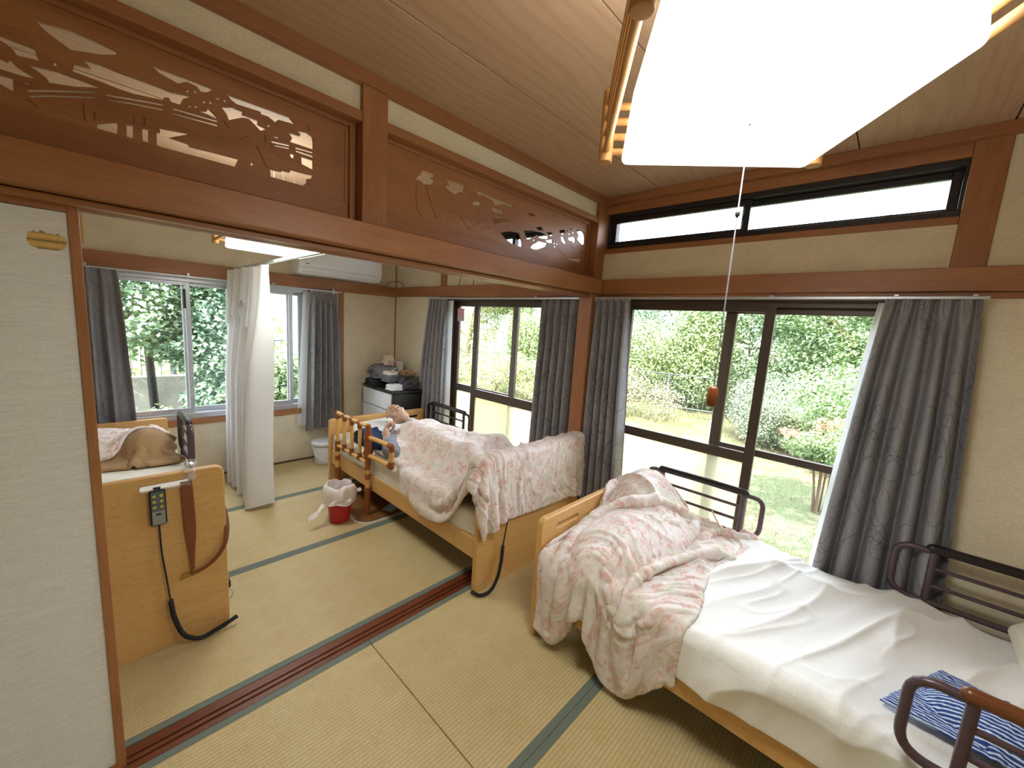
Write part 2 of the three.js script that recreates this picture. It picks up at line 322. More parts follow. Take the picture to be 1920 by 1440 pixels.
{
  // the wall with the garden doors: near room z -1.566 .. 1.1, far room z -4.345 .. -1.675
  const w = structure('wall_right', 'plaster wall with dark posts and rails around the garden doors');
  const P = (y0, y1, z0, z1, d = 0) => mesh('plaster_panel', bx(XW + d, XW + 0.14, y0, y1, z0, z1, 0, 'z'), MT.plaster, w);
  P(-0.55, 1.79, 0.217, ZB); P(1.888, 2.75, 0.217, ZB);
  P(1.888, 2.066, -1.566, 0.113); P(2.385, 2.75, -1.566, 0.113); P(2.385, 2.75, -3.36, -1.675);
  P(-0.55, 1.78, ZF, -3.46); P(1.88, 2.75, ZF, -3.46); P(1.88, 2.066, -3.36, -1.675);
  P(-0.55, -0.03, -3.36, 0.113, 0.01);
  const Wd = (name, y0, y1, z0, z1, x0 = XW - 0.004, x1 = XW + 0.14) => mesh(name, bx(x0, x1, y0, y1, z0, z1, 0.003), MT.beam, w);
  Wd('post', -0.55, 2.75, 0.113, 0.217, XW - 0.008); Wd('post', -0.55, 2.75, -3.46, -3.36, XW - 0.008); Wd('post', -0.55, 2.75, -1.675, -1.566, XW + 0.02);
  Wd('top_rail', 2.33, 2.385, -1.566, 0.113); Wd('top_rail', 2.33, 2.385, -3.36, -1.675);
  Wd('under_rail', 2.066, 2.1, -1.566, 0.113); Wd('under_rail', 2.066, 2.1, -3.36, -1.675);
  Wd('wall_rail', 1.79, 1.888, -1.535, ZB, XW - 0.03); Wd('wall_rail', 1.78, 1.884, ZF, -1.787, XW - 0.03);
  Wd('head_strip', 1.762, 1.79, -1.566, ZB, XW - 0.006); Wd('head_strip', 1.762, 1.79, -3.36, -1.675, XW - 0.006);
  Wd('corner_post', 0, 1.78, ZF, ZF + 0.012, XW - 0.012, XW + 0.02); Wd('corner_post', 1.884, YC, ZF, ZF + 0.012, XW - 0.012, XW + 0.02);
  Wd('foot_sill', -0.05, 0.012, -3.36, -1.675, XW - 0.03, XW + 0.04); Wd('foot_sill', -0.05, 0.012, -1.566, 0.113, XW - 0.03, XW + 0.04);
}
{
  const w = structure('wall_back', 'cream plaster wall with the aluminium window and a brown rail');
  const P = (x0, x1, y0, y1) => mesh('plaster_panel', bx(x0, x1, y0, y1, ZF - 0.14, ZF, 0, 'x'), MT.plaster, w);
  P(XL, XW + 0.14, 1.884, 2.75); P(XL, -0.36, -0.55, 1.78); P(1.56, XW + 0.14, -0.55, 1.78); P(-0.36, 1.56, -0.55, 0.5);
  mesh('wall_rail', bx(XL, XW, 1.772, 1.884, ZF - 0.14, ZF + 0.03, 0.003, 'x'), MT.beam, w);
  mesh('window_board', bx(-0.4, 1.58, 0.5, 0.553, ZF - 0.14, ZF + 0.022, 0.003, 'x'), MT.beam, w);
  mesh('window_jamb', bx(1.535, 1.562, 0.553, 1.772, ZF - 0.14, ZF + 0.012, 0.003, 'y'), MT.beam, w);
  mesh('window_jamb', bx(-0.362, -0.335, 0.553, 1.772, ZF - 0.14, ZF + 0.012, 0.003, 'y'), MT.beam, w);
  mesh('post', bx(1.845, 1.9, 0, 1.772, ZF - 0.02, ZF + 0.008, 0.002, 'y'), MT.beam, w);
  mesh('floor_batten', bx(XL, XW, 0, 0.012, ZF, ZF + 0.012, 0.002, 'x'), MT.sillWood, w);
  const l = structure('wall_left', 'plain plaster wall opposite the garden doors'); mesh('plaster_panel', bx(XL - 0.14, XL, -0.55, 2.75, ZF - 0.14, ZB + 0.14, 0, 'z'), MT.plaster, l);
  const f = structure('wall_front', 'plain plaster wall behind the viewer'); mesh('plaster_panel', bx(XL, XW + 0.14, -0.55, 2.75, ZB, ZB + 0.14, 0, 'x'), MT.plaster, f);
  const r = structure('roof', 'tiled house roof with deep eaves above the rooms');
  mesh('roof_slab', bx(XL - 1, XW + 1.0, 2.75, 2.92, ZF - 0.85, ZB + 1.0, 0.02, 'x'), MT.concrete, r);
}
// sliding doors of papered panels at the left, in the grooves of the head rail
{
  const d = structure('door_1', 'white papered sliding door with a brown frame and a torn patch');
  const x0 = -0.93, x1 = -0.003, z0 = -1.652, z1 = -1.641;
  mesh('panel', bx(x0 + 0.02, x1 - 0.02, 0.03, 1.75, z0, z1, 0, 'x'), MT.paper, d);
  for (const g of [bx(x0, x0 + 0.022, 0.002, 1.782, z0 - 0.004, z1 + 0.005, 0.002), bx(x1 - 0.022, x1, 0.002, 1.782, z0 - 0.004, z1 + 0.005, 0.002), bx(x0 + 0.022, x1 - 0.022, 0.002, 0.032, z0 - 0.004, z1 + 0.005, 0.002), bx(x0 + 0.022, x1 - 0.022, 1.752, 1.782, z0 - 0.004, z1 + 0.005, 0.002)]) mesh('frame', g, MT.beam, d);
  // torn patch of the paper showing the straw coloured backing
  const pr = rng(5), pts = []; for (let k = 0; k < 48; k++) { const a = k / 48 * 6.283; pts.push([0.034 * Math.sign(Math.cos(a)) * Math.pow(Math.abs(Math.cos(a)), 0.6) * (1 + (pr() - 0.5) * 0.08), 0.022 * Math.sign(Math.sin(a)) * Math.pow(Math.abs(Math.sin(a)), 0.75) * (1 + (pr() - 0.5) * (Math.sin(a) > 0 ? 0.35 : 0.08))]); }
  const pg = ext(pts, [], 0.0006); pg.translate(-0.064, 1.672, z1 + 0.0002);
  mesh('torn_patch', pg, std({ map: rep(T.tatamiB, 12, 3), color: 0xd8b46a, roughness: 0.95 }), d).userData.label = 'straw coloured torn patch';
  const e = structure('door_2', 'second papered sliding door hidden behind the first');
  mesh('panel', bx(x0 - 0.02, -0.09, 0.03, 1.75, -1.686, -1.676, 0, 'x'), MT.paper, e);
  mesh('frame', mg(bx(-0.09, -0.068, 0.002, 1.782, -1.69, -1.673, 0.002), bx(x0 - 0.02, -0.09, 0.002, 0.03, -1.69, -1.673, 0.002), bx(x0 - 0.02, -0.09, 1.75, 1.782, -1.69, -1.673, 0.002)), MT.beam, e);
}

// ---------- carved transoms ----------
const CUT_L=[[-0.047,2.194,0.012,2.203,0.054,2.2,0.096,2.194,0.092,2.186,0.065,2.173,0.039,2.166,0.009,2.157,-0.011,2.167,-0.029,2.177],
[-0.116,2.131,-0.106,2.131,-0.079,2.13,-0.053,2.129,-0.051,2.113,-0.047,2.105,-0.065,2.103,-0.083,2.1,-0.088,2.11,-0.097,2.117,-0.107,2.121,-0.117,2.122],
[-0.021,2.117,-0.018,2.106,-0.025,2.105],
[0.03,2.143,0.061,2.146,0.095,2.144,0.18,2.143,0.205,2.141,0.225,2.145,0.251,2.149,0.231,2.134,0.224,2.116,0.204,2.114,0.199,2.124,0.188,2.121,0.185,2.111,0.185,2.112,0.121,2.102,0.093,2.102,0.059,2.105,0.008,2.107,0.013,2.125,0.043,2.129],
[-0.068,2.088,-0.015,2.094,0.022,2.092,0.058,2.09,0.012,2.072,-0.034,2.061,-0.038,2.07,-0.05,2.078],
[-0.12,2.079,-0.11,2.08,-0.098,2.078,-0.094,2.086,-0.085,2.075,-0.057,2.061,-0.076,2.057,-0.111,2.057,-0.122,2.058],
[-0.123,2.043,-0.113,2.043,-0.093,2.044,-0.095,2.015,-0.114,2.023,-0.124,2.026],
[-0.072,2.029,-0.018,2.051,0.045,2.074,0.045,2.071,-0.018,2.047,-0.071,2.025],
[-0.068,2.017,-0.033,2.033,0.047,2.062,0.046,2.059,-0.034,2.029,-0.068,2.013],
[-0.074,2.045,-0.06,2.047,-0.073,2.041],
[0.066,2.077,0.116,2.089,0.185,2.101,0.185,2.097,0.115,2.084,0.067,2.074],
[0.069,2.065,0.115,2.077,0.185,2.088,0.185,2.084,0.115,2.073,0.07,2.063],
[0.046,1.996,0.084,2.013,0.086,2.008,0.083,1.984,0.046,1.984],
[0.104,2.015,0.117,2.017,0.115,1.984,0.103,1.984],
[0.136,2.017,0.149,2.019,0.147,1.984,0.136,1.985],
[0.174,2.033,0.18,2.033,0.244,2.042,0.194,2.014,0.239,2.012,0.241,2.005,0.301,2.008,0.367,2.01,0.357,1.984,0.25,1.983,0.173,1.982,0.166,1.985,0.167,2.018,0.175,2.02],
[0.164,2.194,0.183,2.193,0.243,2.194,0.307,2.193,0.291,2.178,0.276,2.173,0.266,2.184,0.242,2.186,0.222,2.172,0.206,2.176,0.182,2.181],
[0.344,2.193,0.427,2.194,0.523,2.196,0.542,2.181,0.487,2.176,0.477,2.164,0.457,2.174,0.434,2.173,0.436,2.18,0.367,2.176,0.353,2.182],
[0.327,2.149,0.358,2.161,0.384,2.16,0.38,2.15,0.426,2.149,0.425,2.137,0.451,2.132,0.433,2.121,0.416,2.134,0.4,2.145,0.382,2.142,0.345,2.12,0.339,2.136],
[0.292,2.134,0.313,2.117,0.314,2.111,0.271,2.115,0.288,2.122],
[0.205,2.1,0.315,2.107,0.315,2.102,0.207,2.096],
[0.205,2.086,0.315,2.095,0.315,2.09,0.206,2.083],
[0.547,2.162,0.579,2.168,0.598,2.161,0.601,2.148,0.601,2.119,0.523,2.118,0.531,2.132,0.52,2.146,0.556,2.148,0.558,2.156],
[0.541,2.107,0.601,2.11,0.601,2.105,0.541,2.102],
[0.541,2.097,0.601,2.097,0.601,2.091,0.541,2.092],
[0.56,2.081,0.6,2.081,0.6,2.049,0.561,2.057],
[0.523,2.08,0.537,2.08,0.533,2.065,0.524,2.07],
[0.464,2.1,0.522,2.107,0.522,2.102,0.466,2.096],
[0.474,2.091,0.522,2.097,0.522,2.093,0.476,2.088],
[0.459,2.007,0.493,2.009,0.497,2.015,0.52,2.015,0.524,2.025,0.57,2.026,0.599,2.029,0.593,2.016,0.579,2.012,0.577,1.998,0.564,1.984,0.46,1.984],
[0.401,2.009,0.409,2.011,0.408,2.002,0.402,2.003],
[0.469,2.116,0.486,2.12,0.492,2.116,0.478,2.114],
[0.248,2.162,0.246,2.159,0.242,2.157,0.24,2.158,0.242,2.161,0.246,2.163],
[0.266,2.168,0.264,2.165,0.26,2.163,0.258,2.165,0.26,2.168,0.264,2.169],
[0.287,2.148,0.285,2.145,0.281,2.144,0.279,2.145,0.281,2.148,0.285,2.15],
[0.303,2.153,0.301,2.15,0.297,2.148,0.295,2.15,0.297,2.153,0.301,2.155],
[0.251,2.121,0.249,2.118,0.245,2.117,0.243,2.118,0.245,2.121,0.249,2.122],
[0.266,2.127,0.264,2.124,0.26,2.122,0.258,2.123,0.26,2.126,0.264,2.128],
[0.322,2.173,0.32,2.17,0.316,2.168,0.314,2.17,0.317,2.173,0.321,2.174],
[0.34,2.173,0.338,2.17,0.334,2.169,0.332,2.17,0.334,2.173,0.338,2.175],
[0.463,2.147,0.46,2.144,0.456,2.142,0.454,2.144,0.456,2.147,0.461,2.149]];
const CUT_R=[[1.065,2.191,1.13,2.193,1.13,2.181,1.11,2.173,1.134,2.164,1.114,2.141,1.092,2.14,1.078,2.133,1.055,2.146,1.036,2.141,1.041,2.157,1.057,2.167],
[1.195,2.189,1.255,2.192,1.31,2.193,1.305,2.168,1.34,2.152,1.337,2.139,1.299,2.161,1.276,2.155,1.251,2.136,1.2,2.151,1.197,2.162,1.218,2.168],
[1.368,2.19,1.5,2.189,1.657,2.189,1.637,2.173,1.587,2.177,1.518,2.154,1.497,2.175,1.419,2.181,1.42,2.166,1.39,2.183],
[1.365,2.131,1.389,2.145,1.421,2.14,1.412,2.123,1.387,2.122,1.366,2.119],
[1.5,2.139,1.582,2.14,1.588,2.123,1.505,2.119],
[1.503,2.097,1.651,2.108,1.525,2.062,1.515,2.068],
[1.757,2.188,1.861,2.183,1.797,2.163],
[1.568,2.028,1.648,2.05,1.717,2.056,1.744,2.009,1.747,1.983,1.671,1.984,1.602,2.004],
[1.751,2.074,1.823,2.092,1.92,2.097,1.977,2.087,1.974,2.071,1.899,2.062,1.873,2.075,1.81,2.039,1.783,2.034],
[1.824,1.994,1.832,2.007,1.896,2.043,1.972,2.045,1.959,2.024,1.892,1.997,1.844,1.989],
[1.954,2.107,2.01,2.119,2.022,2.102,1.992,2.094],
[1.955,2.058,2.02,2.077,2.023,2.058,1.976,2.051],
[1.859,2.114,1.906,2.131,1.928,2.111,1.879,2.104],
[2.082,2.146,2.136,2.161,2.149,2.144,2.118,2.125,2.09,2.128],
[2.103,2.109,2.131,2.114,2.163,2.084,2.142,2.074,2.112,2.088],
[2.182,2.118,2.244,2.137,2.264,2.127,2.257,2.095,2.224,2.109,2.189,2.106],
[2.261,2.187,2.309,2.195,2.349,2.181,2.371,2.148,2.373,2.113,2.335,2.106,2.282,2.13,2.297,2.154],
[2.183,1.988,2.356,2.016,2.329,1.984,2.126,1.986],
[2.175,2.161,2.17,2.155,2.16,2.153,2.154,2.157,2.159,2.162,2.169,2.164],
[2.211,2.178,2.206,2.172,2.196,2.17,2.19,2.173,2.195,2.179,2.205,2.181],
[2.242,2.163,2.237,2.157,2.227,2.155,2.221,2.158,2.225,2.164,2.236,2.166],
[2.201,2.147,2.197,2.141,2.186,2.139,2.181,2.142,2.185,2.148,2.195,2.15],
[1.858,2.041,1.854,2.036,1.846,2.035,1.841,2.038,1.845,2.043,1.854,2.044],
[2.054,2.059,2.05,2.054,2.04,2.052,2.035,2.056,2.039,2.061,2.048,2.063],
[2.081,2.061,2.077,2.055,2.067,2.054,2.062,2.057,2.066,2.062,2.076,2.064],
[2.062,2.042,2.057,2.036,2.048,2.035,2.042,2.038,2.047,2.043,2.056,2.045],
[1.387,2.156,1.385,2.152,1.378,2.15,1.375,2.153,1.378,2.157,1.384,2.159],
[1.341,2.17,1.339,2.166,1.332,2.164,1.329,2.167,1.332,2.171,1.338,2.173],
[1.284,2.129,1.281,2.125,1.275,2.123,1.272,2.126,1.275,2.13,1.28,2.132],
[1.407,2.081,1.404,2.077,1.398,2.076,1.394,2.078,1.397,2.083,1.403,2.084],
[1.636,2.131,1.632,2.126,1.625,2.125,1.621,2.128,1.624,2.132,1.632,2.134]];
const GROOVE_L=[[0.583,2.193,0.586,2.176],
[0.345,2.12,0.356,2.101],
[0.33,2.114,0.344,2.095],
[0.308,2.048,0.326,2.067],
[0.367,2.069,0.396,2.089],
[0.446,2.114,0.445,2.089],
[0.466,2.096,0.465,2.075],
[0.385,2.058,0.406,2.01],
[0.42,2.07,0.449,2.009],
[0.477,2.061,0.497,2.054],
[0.022,2.037,0.023,1.994],
[0.042,2.022,0.042,2.001],
[0.12,2.044,0.12,2.028],
[0.142,2.049,0.141,2.03],
[-0.075,2.008,-0.057,1.993]];
const GROOVE_R=[[1.037,2.128,1.035,2.069,1.043,2.018,1.072,1.988],
[1.083,2.132,1.115,2.067,1.147,2.003,1.188,2.029,1.243,2.059],
[1.289,2.048,1.343,1.997,1.393,2.031,1.449,2.064],
[1.208,2.005,1.238,2.031],
[1.233,2.006,1.264,2.032],
[1.416,2.005,1.444,2.026],
[1.438,2.007,1.466,2.031],
[1.475,2.017,1.488,2.041],
[1.96,2.012,2.055,2.013],
[2.075,2.032,2.158,2.001],
[2.276,2.089,2.372,2.036],
[2.205,2.082,2.256,2.058],
[1.524,2.07,1.55,2.043]];
function transom(name, label, x0, x1, cuts, grooves, line) {
  const t = thing(name, label, 'transom', [0, 0, 0], 0, 'carved wooden transoms');
  const y0 = 1.886, y1 = 2.258, pair = (a) => { const o = []; for (let i = 0; i < a.length; i += 2) o.push([a[i], a[i + 1]]); return o; };
  const H = cuts.map(pair), frame = [[x0, y0], [x1, y0], [x1, y1], [x0, y1]];
  const slit = (l, w = 0.0016) => { const p = pair(l), L = [], Rr = []; p.forEach((q, i) => { const a = p[Math.max(0, i - 1)], b = p[Math.min(p.length - 1, i + 1)], d = Math.hypot(b[0] - a[0], b[1] - a[1]) || 1, nx = -(b[1] - a[1]) / d * w, ny = (b[0] - a[0]) / d * w; L.push([q[0] + nx, q[1] + ny]); Rr.unshift([q[0] - nx, q[1] - ny]); }); return [...L, ...Rr]; };
  const inside = (pt, poly) => { let c = false; for (let i = 0, j = poly.length - 1; i < poly.length; j = i++) { const [xi, yi] = poly[i], [xj, yj] = poly[j]; if ((yi > pt[1]) !== (yj > pt[1]) && pt[0] < (xj - xi) * (pt[1] - yi) / (yj - yi) + xi) c = !c; } return c; };
  const G = grooves.map((g) => slit(g)).filter((g) => !H.some((h) => g.some((q) => inside(q, h)) || h.some((q) => inside(q, g))));
  const lines = line ? [slit([line, 1.965, line, 2.226], 0.002)] : [];
  const back = ext(frame, H, 0.005).translate(0, 0, -1.643), front = ext(frame, [...H, ...G, ...lines], 0.003).translate(0, 0, -1.638);
  mesh('carved_panel', boxUV(mg(back, front), 'x'), MT.beam, t);
  const e = 0.024;
  for (const g of [bx(x0, x0 + e, y0, y1, -1.66, -1.622, 0.003), bx(x1 - e, x1, y0, y1, -1.66, -1.622, 0.003), bx(x0 + e, x1 - e, y0, y0 + e, -1.66, -1.622, 0.003), bx(x0 + e, x1 - e, y1 - 0.014, y1, -1.66, -1.622, 0.003)]) mesh('frame', g, MT.beam, t);
}
transom('transom_panel', 'carved wooden transom with a bridge and pine cut through, above sliding door', -0.98, 0.755, CUT_L, GROOVE_L, 0.715);
transom('transom_panel', 'carved wooden transom with a mountain and pines, nearest the garden doors', 0.863, 2.413, CUT_R, GROOVE_R, 0);

// ---------- windows ----------
// a sash in the plane x = X (dark doors) with a clear top pane and a lower pane
function sash(w, X, z0, z1, y0, y1, mid, o = {}) {
  const s = o.stile ?? 0.042, d = o.depth ?? 0.028, m = o.mat || MT.bronze, top = o.top ?? 0.05, bot = o.bot ?? 0.07, mr = o.mid ?? 0.06;
  const g = mesh('sash', mg(bx(X - d / 2, X + d / 2, y0, y1, z0, z0 + s, 0.003), bx(X - d / 2, X + d / 2, y0, y1, z1 - s, z1, 0.003), bx(X - d / 2, X + d / 2, y1 - top, y1, z0 + s, z1 - s, 0.003), bx(X - d / 2, X + d / 2, y0, y0 + bot, z0 + s, z1 - s, 0.003), ...(mid ? [bx(X - d / 2, X + d / 2, mid - mr, mid, z0 + s, z1 - s, 0.003)] : [])), m, w);
  const pane = (a, b, mt, name) => mesh(name, bx(X - 0.002, X + 0.002, a, b, z0 + s - 0.004, z1 - s + 0.004, 0), mt, g);
  if (mid) { pane(mid - 0.004, y1 - top + 0.004, MT.glass, 'pane'); pane(y0 + bot - 0.004, mid - mr + 0.004, o.low || MT.frost, 'lower_pane'); } else pane(y0 + bot - 0.004, y1 - top + 0.004, o.low || MT.glass, 'pane');
  return g;
}
{
  const w = structure('window_1', 'dark sliding garden doors behind the bed with folded pink quilt');
  mesh('frame', mg(bx(2.535, 2.655, 1.742, 1.766, -1.54, 0.113, 0.002), bx(2.535, 2.655, 0.0, 0.03, -1.54, 0.113, 0.002), bx(2.535, 2.655, 0.03, 1.742, -1.54, -1.4, 0.002), bx(2.535, 2.655, 0.03, 1.742, 0.085, 0.113, 0.002), ...[2.54, 2.575, 2.605, 2.64].map((x) => bx(x, x + 0.006, 1.72, 1.745, -1.4, 0.085, 0.001))), MT.bronze, w);
  sash(w, 2.562, -1.37, -0.49, 0.03, 1.742, 0.896, { stile: 0.05 });
  sash(w, 2.618, -0.75, 0.085, 0.03, 1.735, 0.915, { stile: 0.06, mid: 0.04, low: MT.glass });
  mesh('lock_tag', bx(2.544, 2.548, 1.722, 1.732, -0.64, -0.56, 0.001), MT.whitePlastic, w);
  const v = structure('window_2', 'dark sliding garden doors behind the bed of the lying person');
  mesh('frame', mg(bx(2.535, 2.655, 1.742, 1.766, -3.36, -1.675, 0.002), bx(2.535, 2.655, 0.0, 0.03, -3.36, -1.675, 0.002), bx(2.535, 2.655, 0.03, 1.742, -3.36, -3.31, 0.002), bx(2.535, 2.655, 0.03, 1.742, -1.72, -1.675, 0.002)), MT.bronze, v);
  sash(v, 2.562, -2.955, -1.72, 0.03, 1.742, 0.9, { stile: 0.062, mid: 0.08 });
  sash(v, 2.618, -3.31, -2.43, 0.03, 1.742, 0.905, { stile: 0.062, mid: 0.07 });
  const k = structure('window_3', 'aluminium sliding window behind the white ward curtain');
  const zz = ZF - 0.075;
  const sx = (x0, x1, dz, s = 0.034) => { const g = mesh('sash', mg(bx(x0, x0 + s, 0.6, 1.722, zz + dz - 0.013, zz + dz + 0.013, 0.002), bx(x1 - s, x1, 0.6, 1.722, zz + dz - 0.013, zz + dz + 0.013, 0.002), bx(x0 + s, x1 - s, 1.69, 1.722, zz + dz - 0.013, zz + dz + 0.013, 0.002), bx(x0 + s, x1 - s, 0.6, 0.64, zz + dz - 0.013, zz + dz + 0.013, 0.002)), MT.alu, k); mesh('pane', bx(x0 + s - 0.003, x1 - s + 0.003, 0.637, 1.693, zz + dz - 0.002, zz + dz + 0.002, 0), MT.glass, g); };
  mesh('frame', mg(bx(-0.335, 1.535, 1.72, 1.772, zz - 0.05, ZF + 0.006, 0.002), bx(-0.335, 1.535, 0.553, 0.6, zz - 0.05, ZF + 0.01, 0.002), bx(-0.335, -0.3, 0.6, 1.72, zz - 0.05, ZF + 0.004, 0.002), bx(1.5, 1.535, 0.6, 1.72, zz - 0.05, ZF + 0.004, 0.002)), MT.alu, k);
  sx(-0.3, 0.6, 0.035); sx(0.55, 0.9, -0.012); sx(0.86, 1.4, 0.035); sx(1.36, 1.5, -0.012);
  mesh('catch', bx(0.553, 0.57, 1.5, 1.66, zz + 0.05, zz + 0.062, 0.002), MT.black, k);
  for (const [n, l, z0, z1, m] of [['window_4', 'long narrow high window under the ceiling beside the paper lamp', -1.556, 0.113, -0.715], ['window_5', 'long narrow high window in the far room seen through the transom', -3.36, -1.675, -2.5]]) {
    const c = structure(n, l);
    mesh('frame', mg(bx(2.53, 2.65, 2.1, 2.128, z0, z1, 0.002), bx(2.53, 2.65, 2.302, 2.33, z0, z1, 0.002), bx(2.53, 2.65, 2.128, 2.302, z0, z0 + 0.02, 0.002), bx(2.53, 2.65, 2.128, 2.302, z1 - 0.012, z1, 0.002)), MT.bronzeDark, c);
    sash(c, 2.56, z0 + 0.02, m + 0.03, 2.128, 2.302, 0, { stile: 0.032, top: 0.03, bot: 0.022, mat: MT.bronzeDark });
    sash(c, 2.6, m - 0.02, z1 - 0.012, 2.128, 2.302, 0, { stile: 0.032, top: 0.03, bot: 0.022, mat: MT.bronzeDark });
    mesh('catch', bx(2.54, 2.55, 2.19, 2.215, m - 0.004, m + 0.012, 0.003), MT.black, c);
  }
}
// ---------- hanging lamps ----------
function paperLamp(label, x, yb, z, turn, radiance, cord) {
  const t = thing('pendant_lamp', label, 'lamp', [x, yb, z], turn, 'wooden framed pendant lamps');
  const h = 0.25, r = 0.0175, posts = [[-h, -h], [h, -h], [h, h], [-h, h]];
  for (const [a, b] of posts) mesh('corner_post', lathe([[0, 0], [r - 0.002, 0], [r, 0.002], [r, 0.168], [r - 0.002, 0.17], [0, 0.17]], 18).translate(a, 0, b), MT.lampWood, t);
  posts.forEach(([a, b], i) => { const [c, d] = posts[(i + 1) % 4]; for (const y of [0.026, 0.062, 0.098, 0.134]) mesh('rod', rod([a, y, b], [c, y, d], 0.0085, 0.0085, 10), MT.lampWood, t); });
  const s = 0.213, sg = bx(-s, s, -0.022, 0.15, -s, s, 0.016);
  { const p = sg.attributes.position; for (let i = 0; i < p.count; i++) { const k = 1 - 0.06 * (p.getY(i) / 0.15); p.setX(i, p.getX(i) * k); p.setZ(i, p.getZ(i) * k); } sg.computeVertexNormals(); }
  mesh('lamp_shade', sg, std({ color: 0xffffff, roughness: 0.5, emissive: 0xfffdf6, emissiveIntensity: LAMP_GLOW }), t);
  mesh('cord', rod([0, 0.15, 0], [0, YC - yb, 0], 0.004), MT.whitePlastic, t);
  mesh('ceiling_rose', lathe([[0, -0.03], [0.035, -0.028], [0.045, -0.01], [0.045, 0], [0, 0]], 20).translate(0, YC - yb, 0), MT.whitePlastic, t);
  if (cord) {
    mesh('pull_string', rod([0, -0.022, 0], [0, -cord, 0], 0.0013, 0.0013, 6), MT.greyCloth, t);
    mesh('string_knot', new THREE.SphereGeometry(0.005, 10, 8).scale(1, 1.5, 1).translate(0, -cord * 0.35, 0), MT.black, t);
    mesh('pull_knob', lathe([[0, -0.042], [0.008, -0.042], [0.0105, -0.036], [0.0115, -0.02], [0.009, -0.004], [0.006, 0], [0, 0]], 16).translate(0, -cord, 0), MT.lampKnob, t);
  }
  const L = new THREE.RectAreaLight(new THREE.Color().setRGB(0.965, 1, 0.955), radiance, 0.4, 0.4);
  L.position.set(0, -0.026, 0); L.rotation.x = -Math.PI / 2; L.name = 'lamp_light'; t.add(L);
  const U = new THREE.RectAreaLight(L.color, radiance * 0.4, 0.38, 0.38); U.position.set(0, 0.154, 0); U.rotation.x = Math.PI / 2; U.name = 'lamp_light_top'; t.add(U);
  for (let k = 0; k < 4; k++) { const S = new THREE.RectAreaLight(L.color, radiance * 0.28, 0.38, 0.14); const a = k * Math.PI / 2; S.position.set(Math.sin(a) * 0.217, 0.064, Math.cos(a) * 0.217); S.rotation.y = a + Math.PI; S.name = 'lamp_light_side'; t.add(S); }
}
MT.lampKnob = std({ map: rep(T.beam, 8, 8), color: 0xc8a078, roughness: 0.4 });
paperLamp('large lit pendant lamp with wooden frame and pull string, near ceiling window', 0.893, 1.962, -0.262, -53.5 * RAD, LAMP_NEAR, 0.53);
paperLamp('lit pendant lamp in the far room, mostly hidden by the door beam', 0.8, 1.905, -2.78, 0, LAMP_FAR, 0);

// ---------- curtains ----------
function curtain(label, { a, b, a2, b2, yt, yb, n, amp = 0.042, axis = 'z', at, mat = MT.curtain, seed = 1, nv = 46, hooks = true, cat = 'curtain', group = 'grey curtains with scribbled lines', lean = 0 }) {
  const t = thing('window_curtain', label, cat, [0, 0, 0], 0, group), r = rng(seed), ph = [r() * 6.28, r() * 6.28, r() * 6.28], jit = Array.from({ length: n + 2 }, () => (r() - 0.5) * 0.5), big = r();
  const N = n * 16, H = yt - yb, wide = Math.abs(b2 - a2) * 1.9;
  const f = (u, v) => {
    const top = smooth(0.1, 0.0, v), s = u * n, k = Math.min(n - 1, Math.floor(s)), w = s + mix(jit[k], jit[k + 1], s - k) * 0.6 * smooth(0, 0.25, v);
    let p = Math.sin(w * Math.PI * 2 + ph[0]); p = Math.sign(p) * Math.pow(Math.abs(p), 0.8);
    const slow = Math.sin(u * 5 + ph[1] + v * 1.5) * 0.012 * v, A = amp * mix(0.55, 1, smooth(0.02, 0.4, v)) * (1 - 0.5 * top);
    const pinch = top * 0.010 * Math.cos(w * Math.PI * 4 + ph[0]);
    const c = mix(mix(a, b, u), mix(a2, b2, u), Math.pow(v, 0.85)) + Math.cos(w * Math.PI * 2 + ph[0]) * 0.008 * v;
    const d = at + p * A + slow + pinch + lean * v, y = yt - H * v + Math.sin(u * 9 + ph[2]) * 0.004 * v;
    return axis === 'z' ? [d, y, c] : [c, y, d];
  };
  const P = []; for (let j = 0; j <= nv; j++) for (let i = 0; i <= N; i++) { const vv = j / nv; P.push(f(i / N, vv)); }
  mesh('cloth', thick(N, nv, P, 0.0012, [wide, H]), mat, t);
  if (hooks) for (let k = 0; k <= n; k++) { const q = mix(a, b, k / n); mesh('hook', rod(axis === 'z' ? [at, yt - 0.012, q] : [q, yt - 0.012, at], axis === 'z' ? [at, yt + 0.012, q] : [q, yt + 0.012, at], 0.003), MT.whitePlastic, t); }
}
curtain('grey curtain at the right, drawn beside the bare bed and its rail', { a: -0.06, b: 0.222, a2: -0.155, b2: 0.33, yt: 1.752, yb: 0.05, n: 5, amp: 0.038, at: 2.445, seed: 11 });
curtain('grey curtain gathered right of the corner post, above the folded quilt', { a: -1.555, b: -1.295, a2: -1.56, b2: -1.215, yt: 1.752, yb: 0.04, n: 5, amp: 0.038, at: 2.445, seed: 12 });
curtain('grey curtain gathered left of the corner post, behind the covered footboard', { a: -2.03, b: -1.69, a2: -2.06, b2: -1.69, yt: 1.748, yb: 0.04, n: 5, amp: 0.038, at: 2.445, seed: 13 });
curtain('narrow grey curtain between the drawer chest and the garden door', { a: -3.545, b: -3.27, a2: -3.74, b2: -3.29, yt: 1.748, yb: 0.04, n: 5, amp: 0.036, at: 2.445, seed: 14 });
curtain('grey curtain at the far left beside the papered sliding door', { a: -0.14, b: 0.165, a2: -0.2, b2: 0.215, yt: 1.752, yb: 0.33, n: 4, amp: 0.034, axis: 'x', at: -4.25, seed: 15 });
